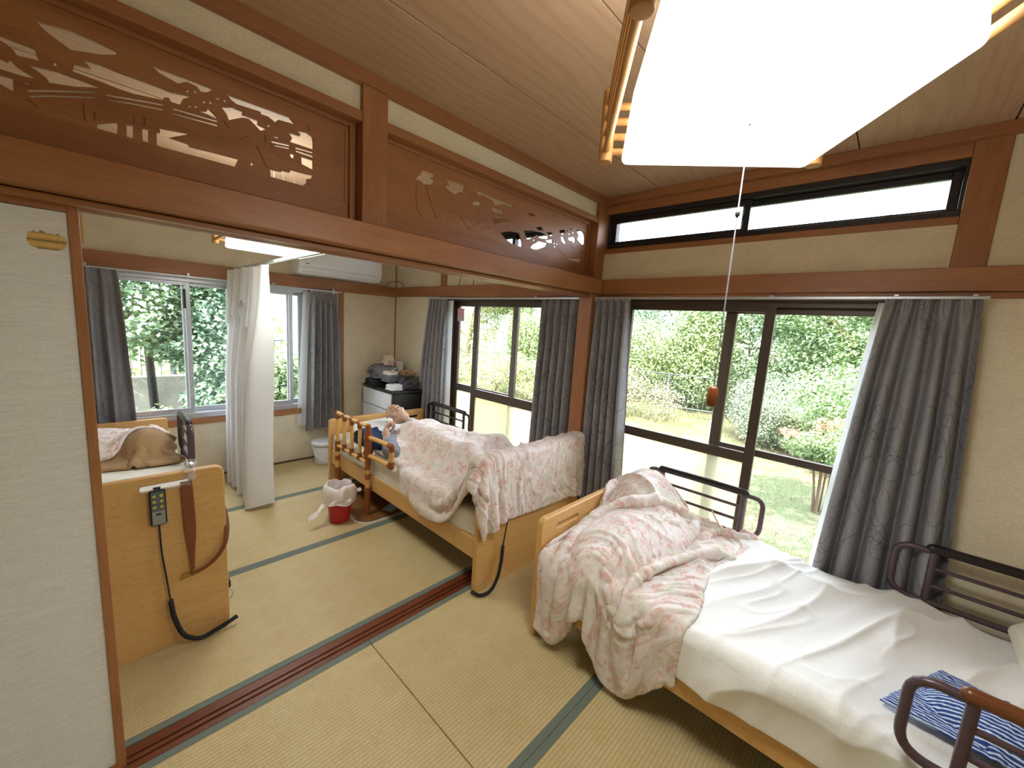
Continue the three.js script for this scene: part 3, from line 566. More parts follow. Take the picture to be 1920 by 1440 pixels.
curtain('short grey curtain hanging above the white lidded bucket', { a: 1.53, b: 1.795, a2: 1.48, b2: 1.85, yt: 1.742, yb: 0.325, n: 5, amp: 0.038, axis: 'x', at: -4.25, seed: 16 });
const sheer = { mat: MT.sheer, hooks: false, group: 'white lace curtains', amp: 0.005, n: 3 };
curtain('strip of white lace behind the short grey curtain over the bucket', { ...sheer, a: 1.485, b: 1.6, a2: 1.415, b2: 1.56, yt: 1.735, yb: 0.37, axis: 'x', at: -4.315, seed: 21 });
curtain('thin strip of white lace edging the right grey curtain', { ...sheer, a: -0.085, b: 0.1, a2: -0.175, b2: 0.1, yt: 1.742, yb: 0.06, at: 2.506, seed: 22 });
curtain('thin strip of white lace beside the curtain near the drawer chest', { ...sheer, a: -3.5, b: -3.235, a2: -3.5, b2: -3.225, yt: 1.742, yb: 0.06, at: 2.506, seed: 23 });
curtain('strip of white lace left of the corner post', { ...sheer, a: -2.0, b: -1.665, a2: -1.98, b2: -1.66, yt: 1.742, yb: 0.06, at: 2.506, seed: 24 });
// rails
{
  const rail = (label, g, brackets) => { const t = thing('curtain_rail', label, 'curtain rail', [0, 0, 0], 0, 'curtain rails'); mesh('rod', g, MT.alu, t); for (const b of brackets) mesh('bracket', b, MT.alu, t); };
  const br = (z) => mg(bx(2.44, 2.52, 1.772, 1.777, z - 0.008, z + 0.008, 0.001), bx(2.44, 2.455, 1.757, 1.777, z - 0.008, z + 0.008, 0.001));
  rail('silver curtain rail over the near garden doors', mg(bx(2.436, 2.456, 1.752, 1.766, -1.56, 0.24, 0.003)), [-1.05, -0.5, -0.03, 0.2].map(br));
  rail('silver curtain rail over the far garden doors', mg(bx(2.436, 2.456, 1.75, 1.764, -3.58, -1.68, 0.003)), [-3.3, -2.6, -2.1].map(br));
  rail('silver curtain rail over the aluminium window', mg(bx(-0.4, 1.84, 1.753, 1.765, -4.262, -4.242, 0.003)), [0, 0.58, 1.2, 1.75].map((x) => mg(bx(x - 0.008, x + 0.008, 1.765, 1.785, -4.315, -4.245, 0.001))));
}
// ward curtain on its hung rail
{
  const t = thing('ward_curtain', 'long white ward curtain hanging in the middle of the far room', 'curtain'), n = 5, nu = n * 20, nv = 60, r = rng(91), ph = Array.from({ length: 12 }, () => (r() - 0.5) * 1.4);
  const f = (u, v) => {
    const s = u * n, k = Math.min(n - 1, Math.floor(s)), w = s + mix(ph[k], ph[k + 1], s - k) * 0.22 * smooth(0, 0.3, v), A = mix(0.034, 0.085, smooth(0.02, 0.5, v)) + 0.03 * smooth(0.7, 1, u) * v, sn = Math.sin(w * 6.283);
    return [0.862 - 0.02 * v + Math.sign(sn) * Math.pow(Math.abs(sn), 0.75) * A + Math.sin(v * 5 + u * 3) * 0.006 * v, 1.832 - 1.812 * v * (1 - 0.012 * Math.sin(w * 6.283 + 1)), mix(mix(-4.26, -3.15, u), mix(-4.2, -3.36, u), smooth(0, 0.9, v)) + Math.cos(w * 6.283) * 0.03 * v];
  };
  const P = []; for (let j = 0; j <= nv; j++) for (let i = 0; i <= nu; i++) P.push(f(i / nu, j / nv));
  mesh('cloth', thick(nu, nv, P, 0.0012, [2, 1.8]), MT.ward, t);
  // header flap: a second layer that hangs a third of the way down in swags
  const Q = []; for (let j = 0; j <= 16; j++) for (let i = 0; i <= nu; i++) { const u = i / nu * 0.74, v = j / 16, q = f(u, v * (0.13 + 0.11 * Math.abs(Math.sin(u * 3.5 * Math.PI)))); Q.push([q[0] - 0.014 - 0.01 * v, q[1] + 0.004, q[2] + 0.008]); }
  mesh('header_flap', thick(nu, 16, Q, 0.001, [2, 0.4]), MT.ward, t);
  for (let k = 0; k <= 9; k++) mesh('glider', bx(0.856, 0.868, 1.826, 1.842, mix(-4.24, -3.16, k / 9) - 0.004, mix(-4.24, -3.16, k / 9) + 0.004, 0.001), MT.whitePlastic, t);
  const q = thing('ward_curtain_rail', 'slim metal ward rail hung on wires from the ceiling', 'curtain rail');
  mesh('rail', bx(0.852, 0.872, 1.84, 1.858, -4.34, -1.8, 0.003), MT.alu, q);
  for (const [z, d] of [[-3.95, 0.2], [-3.62, 0], [-2.72, 0.12], [-2.0, 0.1]]) { mesh('wire', rod([0.862, 1.858, z], [0.862, YC, z - d], 0.0016, 0.0016, 6), MT.whitePlastic, q); if (d) mesh('wire', rod([0.862, 1.858, z], [0.862, YC, z + d], 0.0016, 0.0016, 6), MT.whitePlastic, q); }
}

// ---------- garden ----------
const GY = -0.55;
{
  const r = rng(3);
  const gr = mesh('ground', grid(60, 60, (u, v) => { const x = mix(-16, 34, u), z = mix(-32, 18, v); const inH = x > XL - 0.4 && x < XW + 0.4 && z > ZF - 0.4 && z < ZB + 0.4; return [x, GY + (inH ? -0.04 : (vn(x * 0.7 + 50, z * 0.7 + 50) - 0.5) * 0.1), z]; }, [50, 50]), MT.ground, scene);
  gr.geometry.attributes.normal.needsUpdate = true;
  { const n = gr.geometry.attributes.normal; if (n.getY(100) < 0) { const ix = gr.geometry.index.array; for (let i = 0; i < ix.length; i += 3) { const q = ix[i]; ix[i] = ix[i + 1]; ix[i + 1] = q; } gr.geometry.computeVertexNormals(); } }
  gr.userData = { label: 'dry grassy garden ground outside the windows', category: 'ground', kind: 'structure' };
}
const leafGeo = (() => { const g = new THREE.BufferGeometry(); g.setAttribute('position', new THREE.Float32BufferAttribute([0, 0, 0, 0.5, 0.06, 0.28, 0, 0, 1, -0.5, 0.06, 0.28].map((q, i) => i % 3 === 0 ? q * 0.8 : q), 3)); g.setIndex([0, 2, 1, 0, 3, 2]); g.setAttribute('uv', new THREE.Float32BufferAttribute([0, 0, 1, 0, 1, 1, 0, 1], 2)); g.computeVertexNormals(); return g; })();
const leafMat = phys({ color: 0xffffff, roughness: 0.55, transmission: 0.35, thickness: 0, side: THREE.DoubleSide });
const pale = new THREE.Color('#b4bda0');
function leaves(parent, blobs, count, size, cols, seed, name = 'foliage') {
  const r = rng(seed), im = new THREE.InstancedMesh(leafGeo, leafMat, count), m = new THREE.Matrix4(), q = new THREE.Quaternion(), e = new THREE.Euler(), c = new THREE.Color();
  const C = cols.map((s) => new THREE.Color(s)), tot = blobs.reduce((s, b) => s + b[3] * b[3], 0);
  for (let i = 0; i < count; i++) {
    let k = r() * tot, b = blobs[0]; for (const bb of blobs) { k -= bb[3] * bb[3]; if (k <= 0) { b = bb; break; } }
    const th = r() * 6.283, cz = r() * 2 - 1, sr = Math.sqrt(1 - cz * cz), rad = b[3] * (0.4 + 0.65 * Math.pow(r(), 0.7)), flat = b[4] ?? 1;
    const d = [sr * Math.cos(th), cz, sr * Math.sin(th)], lump = 0.82 + 0.36 * vn3(d[0] * 2.4 + b[0] * 3, d[1] * 2.4 + b[1] * 3, d[2] * 2.4 + b[2] * 3);
    const p = V(b[0] + d[0] * rad * lump, b[1] + d[1] * rad * lump * flat, b[2] + d[2] * rad * lump);
    e.set((r() - 0.3) * 1.6, Math.atan2(d[0], d[2]) + (r() - 0.5) * 2.2, (r() - 0.5) * 1.2, 'YXZ'); q.setFromEuler(e);
    const s = size * (0.6 + r() * 0.8); m.compose(p, q, V(s, s, s)); im.setMatrixAt(i, m);
    c.copy(C[Math.floor(r() * C.length)]).lerp(C[Math.floor(r() * C.length)], r()).multiplyScalar(0.7 + 0.5 * r()); im.setColorAt(i, c.lerp(pale, 0.22));
  }
  im.name = name; im.castShadow = im.receiveShadow = true; im.userData.kind = 'stuff'; parent.add(im); return im;
}
function plant(name, label, category, group, x, z, blobs, count, size, cols, seed, trunk = 0.09, stems = 0) {
  const t = thing(name, label, category, [x, GY - 0.03, z], 0, group), r = rng(seed + 500);
  leaves(t, blobs, count, size, cols, seed);
  if (trunk) mesh('trunk', mg(tube([[0, 0, 0], [0.06, blobs[0][1] * 0.5, 0.04], [blobs[0][0], blobs[0][1], blobs[0][2]]], trunk, 12, 8), ...blobs.slice(1, 6).map((b) => rod([0.06, blobs[0][1] * 0.55, 0.04], [b[0], b[1], b[2]], trunk * 0.5, trunk * 0.2, 6))), MT.bark, t);
  for (let k = 0; k < stems; k++) { const a = r() * 6.283, d = 0.1 + r() * 0.35, h = blobs[0][1] * (0.8 + r() * 0.5); mesh('stem', tube([[Math.cos(a) * 0.06, 0, Math.sin(a) * 0.06], [Math.cos(a) * d * 0.5, h * 0.5, Math.sin(a) * d * 0.5], [Math.cos(a) * d, h, Math.sin(a) * d]], 0.012, 10, 6), MT.bark, t); }
  return t;
}
{
  const r = rng(808), G1 = ['#86a356', '#a4b96a', '#6d8f4a', '#c0c983'], G2 = ['#7aa061', '#93b473', '#668f58', '#adc486'], G3 = ['#6b9468', '#8ab084', '#a5c096', '#5d855c'], G4 = ['#9aa75a', '#b9bd72', '#8b9a52', '#d0cd8d'];
  const pal = [G1, G2, G3, G4], where = ['behind the fence, farthest left', 'behind the fence, second from left', 'behind the fence, third from left', 'behind the fence, fourth from left', 'behind the fence, left of the round bush', 'behind the round grey bush', 'behind the red tipped shrub', 'behind the right grey curtain', 'at the right end of the garden', 'in the second row, behind the dry brush', 'in the second row, above the barred fence', 'in the second row, above the stump', 'in the second row, above the round bush', 'in the second row, above the large shrub', 'in the second row, behind the far doors'];
  const spots = [[11.2, -17.5, 1], [11.6, -13.8, 3], [11.8, -10.6, 0], [12.2, -7.7, 1], [12.6, -5.2, 0], [12.4, -2.8, 2], [12, -0.4, 1], [11.6, 2.2, 3], [11.5, 5, 1], [14.5, -9.4, 1], [14.8, -6.4, 2], [15.2, -3.3, 3], [14.6, -0.3, 1], [14.2, 2.9, 0], [14, -12.5, 2]];
  spots.forEach(([x, z, k], i) => {
    const bl = []; for (let j = 0; j < 18; j++) bl.push([(r() - 0.6) * 1.8, 0.35 + r() * (i > 8 ? 4.1 : 3.6), (r() - 0.5) * 3.2, 0.5 + r() * 0.55]);
    plant('broadleaf_tree', ['yellow green', 'deep green', 'grey green', 'olive green'][[0, 1, 2, 3].indexOf(k)] + ' leafy tree ' + where[i], 'tree', 'trees beyond the garden fence', x, z, bl, 34000, 0.068, pal[k], 100 + i);
  });
  plant('round_bush', 'round grey green clipped bush seen through the middle of the doors', 'bush', null, 9.4, -1.75, [[0, 0.75, 0, 0.66, 1.05], [0.1, 0.4, 0.1, 0.55]], 15000, 0.034, ['#7f917d', '#98a692', '#677961', '#aab5a2'], 201, 0.04);
  plant('leafy_shrub', 'large leafy green shrub just left of the right curtain, behind the red tipped one', 'bush', null, 8.1, -0.15, [[0, 1.0, 0, 0.8], [0.2, 1.5, 0.5, 0.6], [-0.2, 1.3, -0.5, 0.55], [0.1, 0.6, 0.7, 0.6]], 16000, 0.05, G2, 202, 0.05);
  plant('dry_brush', 'pale dry brush beside the fence at the left edge of near doors', 'bush', null, 9.3, -4.9, [[0, 0.7, 0, 0.6], [0.3, 0.5, 0.9, 0.5], [-0.2, 0.6, -1.0, 0.6]], 9000, 0.04, ['#b3a87c', '#9d9668', '#beb58e', '#858a58'], 203, 0.03, 10);
  plant('low_bush', 'low russet green bush right of the round grey bush', 'bush', null, 9.0, -0.75, [[0, 0.45, 0, 0.45], [0.2, 0.5, -0.4, 0.35]], 3000, 0.06, ['#8e8a56', '#a08a60', '#7a8a50'], 204, 0.03);
  const nd = plant('red_tipped_shrub', 'multi stemmed shrub with feathery green leaves and red tips', 'bush', null, 6.15, -0.4, [[0, 0.9, 0, 0.3, 0.6], [0.05, 0.85, 0.32, 0.28, 0.6], [-0.05, 0.88, -0.26, 0.24, 0.6], [0.1, 1.0, 0.1, 0.2], [0, 0.74, 0.1, 0.28, 0.5]], 8500, 0.03, ['#86a860', '#9dba76', '#749554'], 205, 0, 14);
  leaves(nd, [[0, 1.16, -0.1, 0.09, 1.1], [-0.05, 1.0, -0.42, 0.1, 0.4], [0.1, 1.2, 0.06, 0.08, 1.1]], 420, 0.036, ['#cf9a7c', '#dcab8c', '#bf886a'], 206, 'red_tips');
  for (const [x, z, w] of [[8.0, -11.5, 'left of the far doors'], [8.3, -8.6, 'in the middle of the far doors'], [8.7, -6.7, 'right of the far doors']]) plant('wild_bush', 'tangled sunlit bush in front of the fence, ' + w, 'bush', 'tangled bushes along the fence', x, z, [[0, 0.6, 0, 0.6], [0.2, 0.9, 0.6, 0.5], [-0.1, 0.7, -0.7, 0.55]], 9000, 0.05, G4, 210 + (x * 10 | 0), 0.03, 6);
  // beyond the aluminium window
  plant('broadleaf_tree', 'big leafed tree at the left of the aluminium window', 'tree', 'trees beyond the aluminium window', -0.1, -7.1, [[0, 2.6, 0, 0.75], [0.5, 2.0, 0.1, 0.55], [-0.6, 2.2, 0.2, 0.7], [0.1, 3.3, 0.2, 0.6], [-0.3, 1.6, 0.1, 0.5], [0.45, 2.9, 0, 0.4]], 16000, 0.075, G3, 301, 0.06);
  plant('broadleaf_tree', 'bluish green tree just left of the white ward curtain', 'tree', 'trees beyond the aluminium window', 1.22, -7.0, [[0, 2.0, 0, 0.5], [0.05, 1.4, 0.1, 0.5], [-0.35, 1.6, 0.1, 0.36], [0.0, 2.6, 0.2, 0.42], [0.05, 0.7, 0.3, 0.5], [-0.35, 2.4, 0.1, 0.26]], 15000, 0.07, ['#5f9478', '#7fae93', '#4d8068', '#9cc0a6'], 302, 0.05);
  plant('leafy_shrub', 'pale leafy shrub right of the white ward curtain', 'bush', null, 1.98, -6.6, [[0, 0.9, 0, 0.62], [0.1, 1.15, 0.2, 0.4], [-0.3, 0.7, 0.3, 0.55], [0.3, 0.6, 0.2, 0.6]], 14000, 0.075, ['#8fb07a', '#a9c492', '#7c9f6a', '#c2d3a9'], 303, 0.04);
  plant('ground_cover', 'low leafy plants below the aluminium window in front of the concrete wall', 'bush', null, 0.55, -6.9, [[-0.7, 0.3, 0, 0.4], [0, 0.32, 0.2, 0.42], [0.6, 0.35, 0, 0.4], [-0.2, 0.3, 0.6, 0.4]], 5000, 0.08, ['#a8b890', '#8fa86a', '#bcc4a6', '#97a858'], 304, 0);
  plant('hedge_bush', 'sunny yellow green bush behind the barred fence, far left', 'bush', null, 0.4, -9.6, [[-0.6, 0.8, 0, 0.6], [0.4, 0.7, 0, 0.6], [1.2, 0.8, 0.1, 0.6], [2.2, 1.2, 0, 0.9], [-1.5, 1.1, 0, 0.8]], 6000, 0.09, G4, 305, 0.03);
  single('garden_wall', bx(-3, 1.9, GY - 0.1, 0.43, -8.15, -8.0, 0.01), MT.concrete, 'low concrete garden wall beyond the aluminium window', 'wall');
  const fence = (label, a, b, y1, nb) => {
    const t = thing('bar_fence', label, 'fence', [0, 0, 0], 0, 'barred garden fences'), d = V(b[0] - a[0], 0, b[1] - a[1]), at = (k, y) => [a[0] + d.x * k, y, a[1] + d.z * k];
    mesh('top_rail', rod(at(0, y1), at(1, y1), 0.014, 0.014, 8), MT.fence, t); mesh('bottom_rail', rod(at(0, y1 - 0.85), at(1, y1 - 0.85), 0.018, 0.018, 8), MT.fence, t);
    for (let k = 0; k <= nb; k++) mesh('bar', rod(at(k / nb, y1 - 0.9), at(k / nb, y1), 0.007, 0.007, 6), MT.fence, t);
    for (let k = 0; k <= 6; k++) mesh('post', rod(at(k / 6, GY - 0.15), at(k / 6, y1 + 0.03), 0.03, 0.03, 8), MT.fence, t);
  };
  fence('grey barred fence along the back of the garden', [8.9, -12.2], [10.8, -2.6], 0.55, 80);
  fence('grey barred fence standing behind the low concrete wall', [-2.5, -8.4], [2.6, -8.4], 0.98, 44);
  single('fence_post', rod([0.62, GY - 0.1, -7.85], [0.56, 1.05, -7.85], 0.055, 0.05, 10), MT.bronzeDark, 'dark leaning post in front of the low concrete wall', 'post');
  const st = thing('tree_stump', 'pale weathered stump standing on the sunlit ground', 'stump', [8.75, GY - 0.03, -2.5]);
  mesh('stump', lathe([[0, 0], [0.12, 0], [0.07, 0.1], [0.055, 0.25], [0.045, 0.32], [0.05, 0.4], [0.03, 0.46], [0, 0.47]], 14), std({ color: 0xa89a82, roughness: 0.9 }), st);
  const h = thing('neighbour_house', 'pale neighbouring house with a red brown eave beyond the shrub', 'house', [4.4, GY - 0.1, -13.5]);
  mesh('wall', bx(-1.5, 3, 0, 2.75, -2, 0, 0.01), std({ color: 0xe9e4da, roughness: 0.9 }), h); mesh('eave', bx(-1.8, 3.3, 2.75, 2.92, -2.3, 0.4, 0.02), std({ color: 0xa5604a, roughness: 0.8 }), h); mesh('roof', ext([[-1.8, 0], [3.3, 0], [0.75, 0.55]], [], 2.6).translate(0, 2.92, -2.3), std({ color: 0x8b8480, roughness: 0.8 }), h);
  { // grass blades over the ground in view
    const r = rng(606), N = 42000, g = new THREE.BufferGeometry(); g.setAttribute('position', new THREE.Float32BufferAttribute([-0.012, 0, 0, 0.012, 0, 0, 0.006, 0.6, 0.05, 0, 1, 0.16], 3)); g.setAttribute('uv', new THREE.Float32BufferAttribute([0, 0, 1, 0, 1, 1, 0, 1], 2)); g.setIndex([0, 1, 2, 0, 2, 3]); g.computeVertexNormals();
    const im = new THREE.InstancedMesh(g, std({ color: 0xffffff, roughness: 0.8, side: THREE.DoubleSide }), N), m = new THREE.Matrix4(), q = new THREE.Quaternion(), c = new THREE.Color(), C = ['#7c8850', '#8e865a', '#687a42', '#a09268', '#5c6c3a'].map((h) => new THREE.Color(h));
    for (let i = 0; i < N; i++) { const x = 3.1 + Math.pow(r(), 1.3) * 8.5, z = 2 - r() * (6 + x * 0.9), n = vn(x * 1.4 + 30, z * 1.4 + 60); q.setFromEuler(new THREE.Euler((r() - 0.5) * 0.9, r() * 6.283, (r() - 0.5) * 0.9)); const s = (0.03 + 0.1 * r()) * (0.4 + n) * (x > 8 ? 1.5 : 1); m.compose(V(x, GY - 0.02 + (vn(x * 0.7 + 50, z * 0.7 + 50) - 0.5) * 0.1, z), q, V(s * 1.2, s, s)); im.setMatrixAt(i, m); im.setColorAt(i, c.copy(C[Math.floor(r() * 5)])); }
    im.name = 'garden_grass'; im.castShadow = im.receiveShadow = true; im.userData = { label: 'short dry grass growing over the garden ground', category: 'grass', kind: 'stuff' }; scene.add(im);
  }
}
// ---------- cloth that falls on the beds (position based, seeded) ----------
function drape({ nu, nv, init, rest = [1, 1], sdf, steps = 220, thick: th = 0.02, seed = 1, iters = 10, pin, grav = 0.0011, self = true, bend = 0.1, fric = 0.5 }) {
  const W = nu + 1, N = W * (nv + 1), p = new Float64Array(N * 3), q = new Float64Array(N * 3), r = rng(seed), w = new Float64Array(N).fill(1);
  for (let j = 0; j <= nv; j++) for (let i = 0; i <= nu; i++) { const k = (j * W + i) * 3, a = init(i / nu, j / nv); for (let c = 0; c < 3; c++) p[k + c] = q[k + c] = a[c] + (r() - 0.5) * 0.004; if (pin && pin(i / nu, j / nv)) w[k / 3] = 0; }
  const C = [], add = (a, b, f, s) => { const d = Math.hypot(p[a * 3] - p[b * 3], p[a * 3 + 1] - p[b * 3 + 1], p[a * 3 + 2] - p[b * 3 + 2]); C.push([a, b, d * f, s]); };
  const diag = Math.sqrt((rest[0] ** 2 + rest[1] ** 2) / 2);
  for (let j = 0; j <= nv; j++) for (let i = 0; i <= nu; i++) {
    const k = j * W + i;
    if (i < nu) add(k, k + 1, rest[0], 1); if (j < nv) add(k, k + W, rest[1], 1);
    if (i < nu && j < nv) { add(k, k + W + 1, diag, 0.35); add(k + 1, k + W, diag, 0.35); }
    if (i < nu - 1) add(k, k + 2, rest[0], bend); if (j < nv - 1) add(k, k + 2 * W, rest[1], bend);
  }
  const NC = C.length, CA = Int32Array.from(C, (c) => c[0]), CB = Int32Array.from(C, (c) => c[1]), CL = Float64Array.from(C, (c) => c[2]), CS = Float64Array.from(C, (c) => c[3]);
  const hs = 8192, cell = th * 1.6, head = new Int32Array(hs), next = new Int32Array(N), e = 1e-3;
  for (let s = 0; s < steps; s++) {
    const damp = s > steps * 0.8 ? 0.85 : 0.965;
    for (let k = 0; k < N; k++) if (w[k]) for (let c = 0; c < 3; c++) { const i = k * 3 + c, v = (p[i] - q[i]) * damp; q[i] = p[i]; p[i] += clamp(v, -0.012, 0.012) - (c === 1 ? grav : 0); }
    const collide = () => {
    for (let k = 0; k < N; k++) { const i = k * 3, d = sdf(p[i], p[i + 1], p[i + 2]) - th * 0.5; if (d < 0) {
      let gx = sdf(p[i] + e, p[i + 1], p[i + 2]) - th * 0.5 - d, gy = sdf(p[i], p[i + 1] + e, p[i + 2]) - th * 0.5 - d, gz = sdf(p[i], p[i + 1], p[i + 2] + e) - th * 0.5 - d; const l = Math.hypot(gx, gy, gz) || 1; gx /= l; gy /= l; gz /= l;
      const o = Math.min(-d, 0.05); p[i] += gx * o; p[i + 1] += gy * o; p[i + 2] += gz * o;
      const tx = p[i] - q[i], ty = p[i + 1] - q[i + 1], tz = p[i + 2] - q[i + 2], tn = tx * gx + ty * gy + tz * gz; p[i] -= (tx - tn * gx) * fric; p[i + 1] -= (ty - tn * gy) * fric; p[i + 2] -= (tz - tn * gz) * fric;
      q[i] += tn * gx; q[i + 1] += tn * gy; q[i + 2] += tn * gz;
    } }
    };
    for (let it = 0; it < iters; it++) { for (let n = 0; n < NC; n++) {
      const a = CA[n], b = CB[n], i = a * 3, j = b * 3, dx = p[j] - p[i], dy = p[j + 1] - p[i + 1], dz = p[j + 2] - p[i + 2], d = Math.sqrt(dx * dx + dy * dy + dz * dz) || 1e-9, ws = w[a] + w[b]; if (!ws) continue;
      const f = (d - CL[n]) / d / ws * CS[n], fa = f * w[a], fb = f * w[b]; p[i] += dx * fa; p[i + 1] += dy * fa; p[i + 2] += dz * fa; p[j] -= dx * fb; p[j + 1] -= dy * fb; p[j + 2] -= dz * fb;
    } if (it % 3 === 2) collide(); }
    if (self && s % 2 === 0) {
      head.fill(-1); const H = (x, y, z) => ((x * 92837111) ^ (y * 689287499) ^ (z * 283923481)) & (hs - 1), ci = (x) => Math.floor(x / cell);
      for (let k = 0; k < N; k++) { const h = H(ci(p[k * 3]), ci(p[k * 3 + 1]), ci(p[k * 3 + 2])); next[k] = head[h]; head[h] = k; }
      for (let k = 0; k < N; k++) { const x = ci(p[k * 3]), y = ci(p[k * 3 + 1]), z = ci(p[k * 3 + 2]), ki = k % W, kj = (k / W) | 0;
        for (let a = -1; a < 2; a++) for (let b = -1; b < 2; b++) for (let c = -1; c < 2; c++) for (let m = head[H(x + a, y + b, z + c)]; m >= 0; m = next[m]) {
          if (m <= k || (Math.abs(m % W - ki) < 3 && Math.abs(((m / W) | 0) - kj) < 3)) continue;
          const i = k * 3, j = m * 3, dx = p[j] - p[i], dy = p[j + 1] - p[i + 1], dz = p[j + 2] - p[i + 2], d = Math.sqrt(dx * dx + dy * dy + dz * dz); if (d > th * 1.3 || d < 1e-7) continue;
          const f = (th * 1.3 - d) / d * 0.35; p[i] -= dx * f; p[i + 1] -= dy * f; p[i + 2] -= dz * f; p[j] += dx * f; p[j + 1] += dy * f; p[j + 2] += dz * f;
        } }
    }
    collide();
  }
  const out = []; for (let k = 0; k < N; k++) out.push([p[k * 3], p[k * 3 + 1], p[k * 3 + 2]]); return out;
}
const sBox = (x, y, z, x0, x1, y0, y1, z0, z1, r = 0.02) => { const dx = Math.abs(x - (x0 + x1) / 2) - (x1 - x0) / 2 + r, dy = Math.abs(y - (y0 + y1) / 2) - (y1 - y0) / 2 + r, dz = Math.abs(z - (z0 + z1) / 2) - (z1 - z0) / 2 + r; return Math.hypot(Math.max(dx, 0), Math.max(dy, 0), Math.max(dz, 0)) + Math.min(Math.max(dx, dy, dz), 0) - r; };
const sCap = (x, y, z, a, b, ra, rb = ra) => { const bx_ = b[0] - a[0], by = b[1] - a[1], bz = b[2] - a[2], px = x - a[0], py = y - a[1], pz = z - a[2], t = clamp((px * bx_ + py * by + pz * bz) / (bx_ * bx_ + by * by + bz * bz), 0, 1); return Math.hypot(px - bx_ * t, py - by * t, pz - bz * t) - mix(ra, rb, t); };
const sEll = (x, y, z, c, r) => { const a = (x - c[0]) / r[0], b = (y - c[1]) / r[1], d = (z - c[2]) / r[2], k = Math.hypot(a, b, d); return (k - 1) * Math.min(...r); };
const smin = (a, b, k) => { const h = Math.max(k - Math.abs(a - b), 0) / k; return Math.min(a, b) - h * h * k * 0.25; };
// finer mesh from the simulated points
function refine(nu, nv, P, m) {
  const at = (i, j) => P[clamp(j, 0, nv) * (nu + 1) + clamp(i, 0, nu)], cr = (a, b, c, d, t) => 0.5 * (2 * b + (c - a) * t + (2 * a - 5 * b + 4 * c - d) * t * t + (3 * b - a - 3 * c + d) * t * t * t), out = [];
  for (let J = 0; J <= nv * m; J++) for (let I = 0; I <= nu * m; I++) { const x = I / m, y = J / m, i = Math.min(nu - 1, Math.floor(x)), j = Math.min(nv - 1, Math.floor(y)), fx = x - i, fy = y - j, o = [0, 0, 0]; for (let c = 0; c < 3; c++) { const row = [-1, 0, 1, 2].map((b) => cr(at(i - 1, j + b)[c], at(i, j + b)[c], at(i + 1, j + b)[c], at(i + 2, j + b)[c], fx)); o[c] = cr(...row, fy); } out.push(o); }
  return out;
}

// small creases pushed along the normal of the refined sheet
function creased(nu, nv, P, m, t, uvs, amp, seed, freq = 5) {
  const Q = refine(nu, nv, P, m), U = nu * m, Vv = nv * m, g = grid(U, Vv, (u, v) => Q[Math.round(v * Vv) * (U + 1) + Math.round(u * U)]), n = g.attributes.normal; let sg = 0; for (let k = 0; k < n.count; k++) sg += n.getY(k); sg = Math.sign(sg);
  Q.forEach((p, k) => {
    const u = (k % (U + 1)) / U * uvs[0], v = ((k / (U + 1)) | 0) / Vv * uvs[1], e = Math.min(1, Math.min(k % (U + 1), U - k % (U + 1), (k / (U + 1)) | 0, Vv - ((k / (U + 1)) | 0)) / 6);
    const wx = (vn(u * 3 + seed, v * 3) - 0.5) * 1.6, wy = (vn(u * 3 + 40, v * 3 + seed) - 0.5) * 1.6, a = vn(u * 1.3 + seed, v * 1.3 + 5) * 6.28, cs = Math.cos(a * 0.5), sn = Math.sin(a * 0.5);
    const x = (u * cs + v * sn) + wx * 0.12, y = (-u * sn + v * cs) + wy * 0.12, R = (f, h, o) => Math.pow(1 - Math.abs(2 * vn(x * f + o + seed, y * h + o) - 1), 5);
    const d = amp * e * (R(freq * 0.35, freq, 3) + 0.55 * R(freq * 0.7, freq * 1.9, 19) + 0.12 * R(freq * 2.5, freq * 4, 31) - 0.3);
    p[0] += n.getX(k) * d * sg; p[1] += n.getY(k) * d * sg; p[2] += n.getZ(k) * d * sg;
  });
  return thick(U, Vv, Q, t, uvs);
}

// ---------- beds ----------
// a grab rail that plugs into a bed side, in the plane x = X
function bedRail(label, X, z0, za, zb, z1, frame, grip, yT = 0.7, yB = 0.475) {
  const t = thing('bed_rail', label, 'bed rail', [0, 0, 0], 0, 'metal bed rails'), r = 0.0125;
  mesh('loop', bent([[X, yT, za], [X, yT, z0], [X, yB, z0], [X, yB, z1], [X, yT, z1], [X, yT, zb]], r, 0.075, 10), frame, t);
  for (const z of [za, zb]) mesh('post', rod([X, 0.3, z], [X, yT + 0.01, z], r * 1.05, r * 1.05, 12), frame, t);
  for (const k of [0.34, 0.68]) mesh('bar', rod([X, mix(yB, yT, k), za], [X, mix(yB, yT, k), zb], 0.0085, 0.0085, 10), frame, t);
  mesh('grip', tube([[X, yT + 0.012, za - 0.008], [X, yT + 0.014, mix(za, zb, 0.5)], [X, yT + 0.012, zb + 0.008]], 0.0195, 24, 14), grip, t);
}
